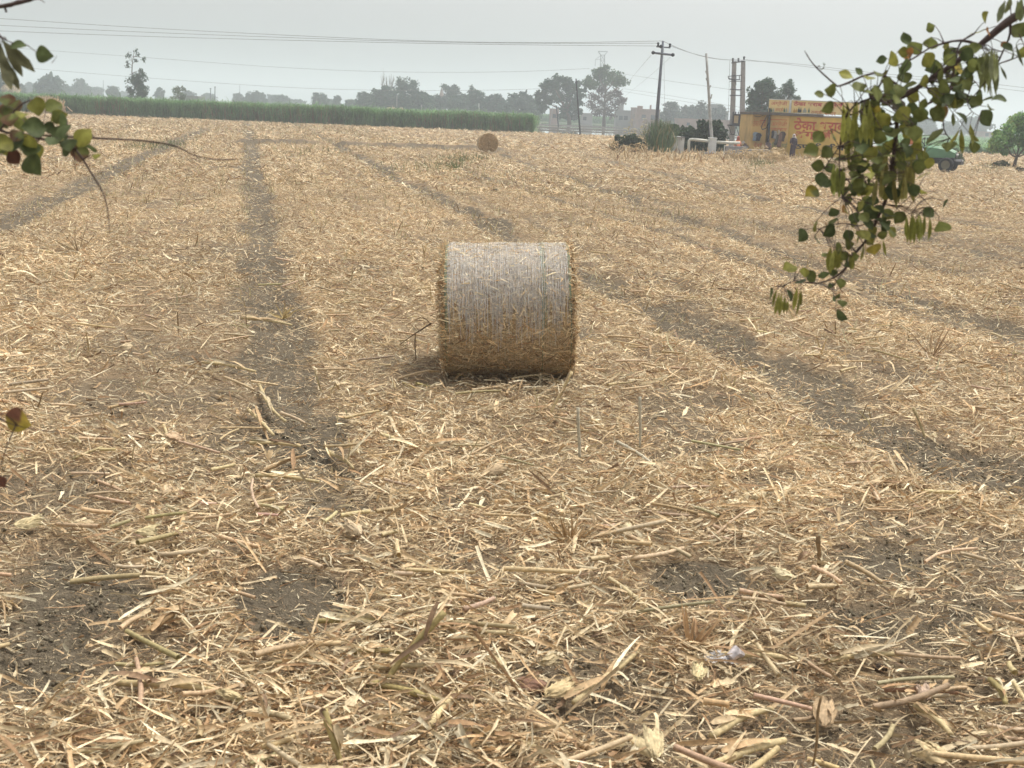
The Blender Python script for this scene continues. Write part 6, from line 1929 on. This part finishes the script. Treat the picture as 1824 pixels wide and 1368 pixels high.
def scrap():
    p = gnd(1288, 1196); p.z += hz(p) + .03
    root = thing('plastic_scrap', 'crumpled clear plastic scrap with silvery glints on the straw', 'plastic scrap', tuple(p))
    m, t, pr, out = nt('clear_plastic')
    pr.inputs['Base Color'].default_value = (.8, .8, .82, 1); pr.inputs['Roughness'].default_value = .3; pr.inputs['Alpha'].default_value = .4; pr.inputs['Specular IOR Level'].default_value = .8
    n = 15; b = MB()
    for i in range(n):
        for j in range(n):
            u, v = i / (n - 1) - .5, j / (n - 1) - .5
            b.v.append((p.x - .02 + u * .13 + rng.normal(0, .005), p.y + v * .09 + rng.normal(0, .005), p.z + .02 * rng.random() + .02 * (1 - abs(u) * 2))); b.c.append((.7, .7, .7))
    b.f = [(i * n + j, (i + 1) * n + j, (i + 1) * n + j + 1, i * n + j + 1) for i in range(n - 1) for j in range(n - 1)]
    b.build('film', m, root)
    b = MB(); b.tube([p + Vector((.02, -.02, .03)), p + Vector((.05, 0, .05)), p + Vector((.085, .01, .03))], [.02, .03, .012], 8)
    b.build('torn_pack', mat_plain('silver_print', (.6, .55, .55), .3, .5, 25, metal=.3), root)
scrap()


def forked_stick():
    Y = BALE_C[1] - .35
    root = thing('forked_stick', 'thin forked brown stick standing at the left side of the big bale', 'stick', tuple(at(740, 640, Y)))
    m = MB()
    m.tube([at(712, 614, Y - .1), at(735, 597, Y - .05), at(768, 576, Y + .1)], [.004, .006, .008], 7); m.tube([at(740, 594, Y - .05), at(739, 615, Y - .06), at(741, 641, Y - .1)], [.006, .006, .004], 7)
    m.build('stick', mat_plain('stick_bark', (.16, .11, .06), .9, .3, 40), root, True)
forked_stick()


# ------------------------------------------------------------------ air, sky, sun
def haze():
    m = bpy.data.materials.new('haze'); m.use_nodes = True; t = m.node_tree
    for n in list(t.nodes):
        if n.type != 'OUTPUT_MATERIAL': t.nodes.remove(n)
    out = [n for n in t.nodes if n.type == 'OUTPUT_MATERIAL'][0]
    v = t.nodes.new('ShaderNodeVolumePrincipled')
    v.inputs['Color'].default_value = (.87, .945, 1.0, 1); v.inputs['Density'].default_value = .00112; v.inputs['Anisotropy'].default_value = .25
    t.links.new(v.outputs[0], out.inputs['Volume'])
    b = MB(); b.box((-3200, -60, -1.5), (3200, 3500, 62))
    o = b.build('haze', m); tag(o, kind='stuff')
haze()

SUN_EL, SUN_AZ = rad(69), rad(52)            # azimuth from +Y towards +X
w = bpy.data.worlds.new('World'); SC.world = w; w.use_nodes = True
t = w.node_tree; bg = t.nodes['Background']
sk = t.nodes.new('ShaderNodeTexSky'); sk.sky_type = 'NISHITA'; sk.sun_disc = False
sk.sun_elevation = SUN_EL; sk.sun_rotation = SUN_AZ; sk.air_density = 1.0; sk.dust_density = 6.0; sk.ozone_density = 1.0; sk.altitude = 200
hs = t.nodes.new('ShaderNodeHueSaturation'); hs.inputs['Saturation'].default_value = .14
t.links.new(sk.outputs[0], hs.inputs['Color'])
tm = t.nodes.new('ShaderNodeMix'); tm.data_type = 'RGBA'; tm.blend_type = 'MULTIPLY'; tm.inputs[0].default_value = 1
tm.inputs[7].default_value = (1, .985, .962, 1)
t.links.new(hs.outputs[0], tm.inputs[6]); t.links.new(tm.outputs[2], bg.inputs[0])
bg.inputs[1].default_value = .15
sl = bpy.data.lights.new('sun', 'SUN'); sl.energy = 2.0; sl.angle = rad(5); sl.color = (1, .95, .86)
so = bpy.data.objects.new('sun', sl); COL.objects.link(so)
dv = Vector((math.sin(SUN_AZ) * math.cos(SUN_EL), math.cos(SUN_AZ) * math.cos(SUN_EL), math.sin(SUN_EL)))
so.rotation_euler = dv.to_track_quat('Z', 'Y').to_euler()
so.location = (0, 0, 50)

SC.view_settings.view_transform = 'Standard'
SC.view_settings.look = 'None'
SC.view_settings.exposure = 0.5
SC.view_settings.gamma = 1.0
SC.cycles.volume_bounces = 2
SC.cycles.max_bounces = 6
SC.cycles.diffuse_bounces = 3
SC.cycles.use_denoising = True
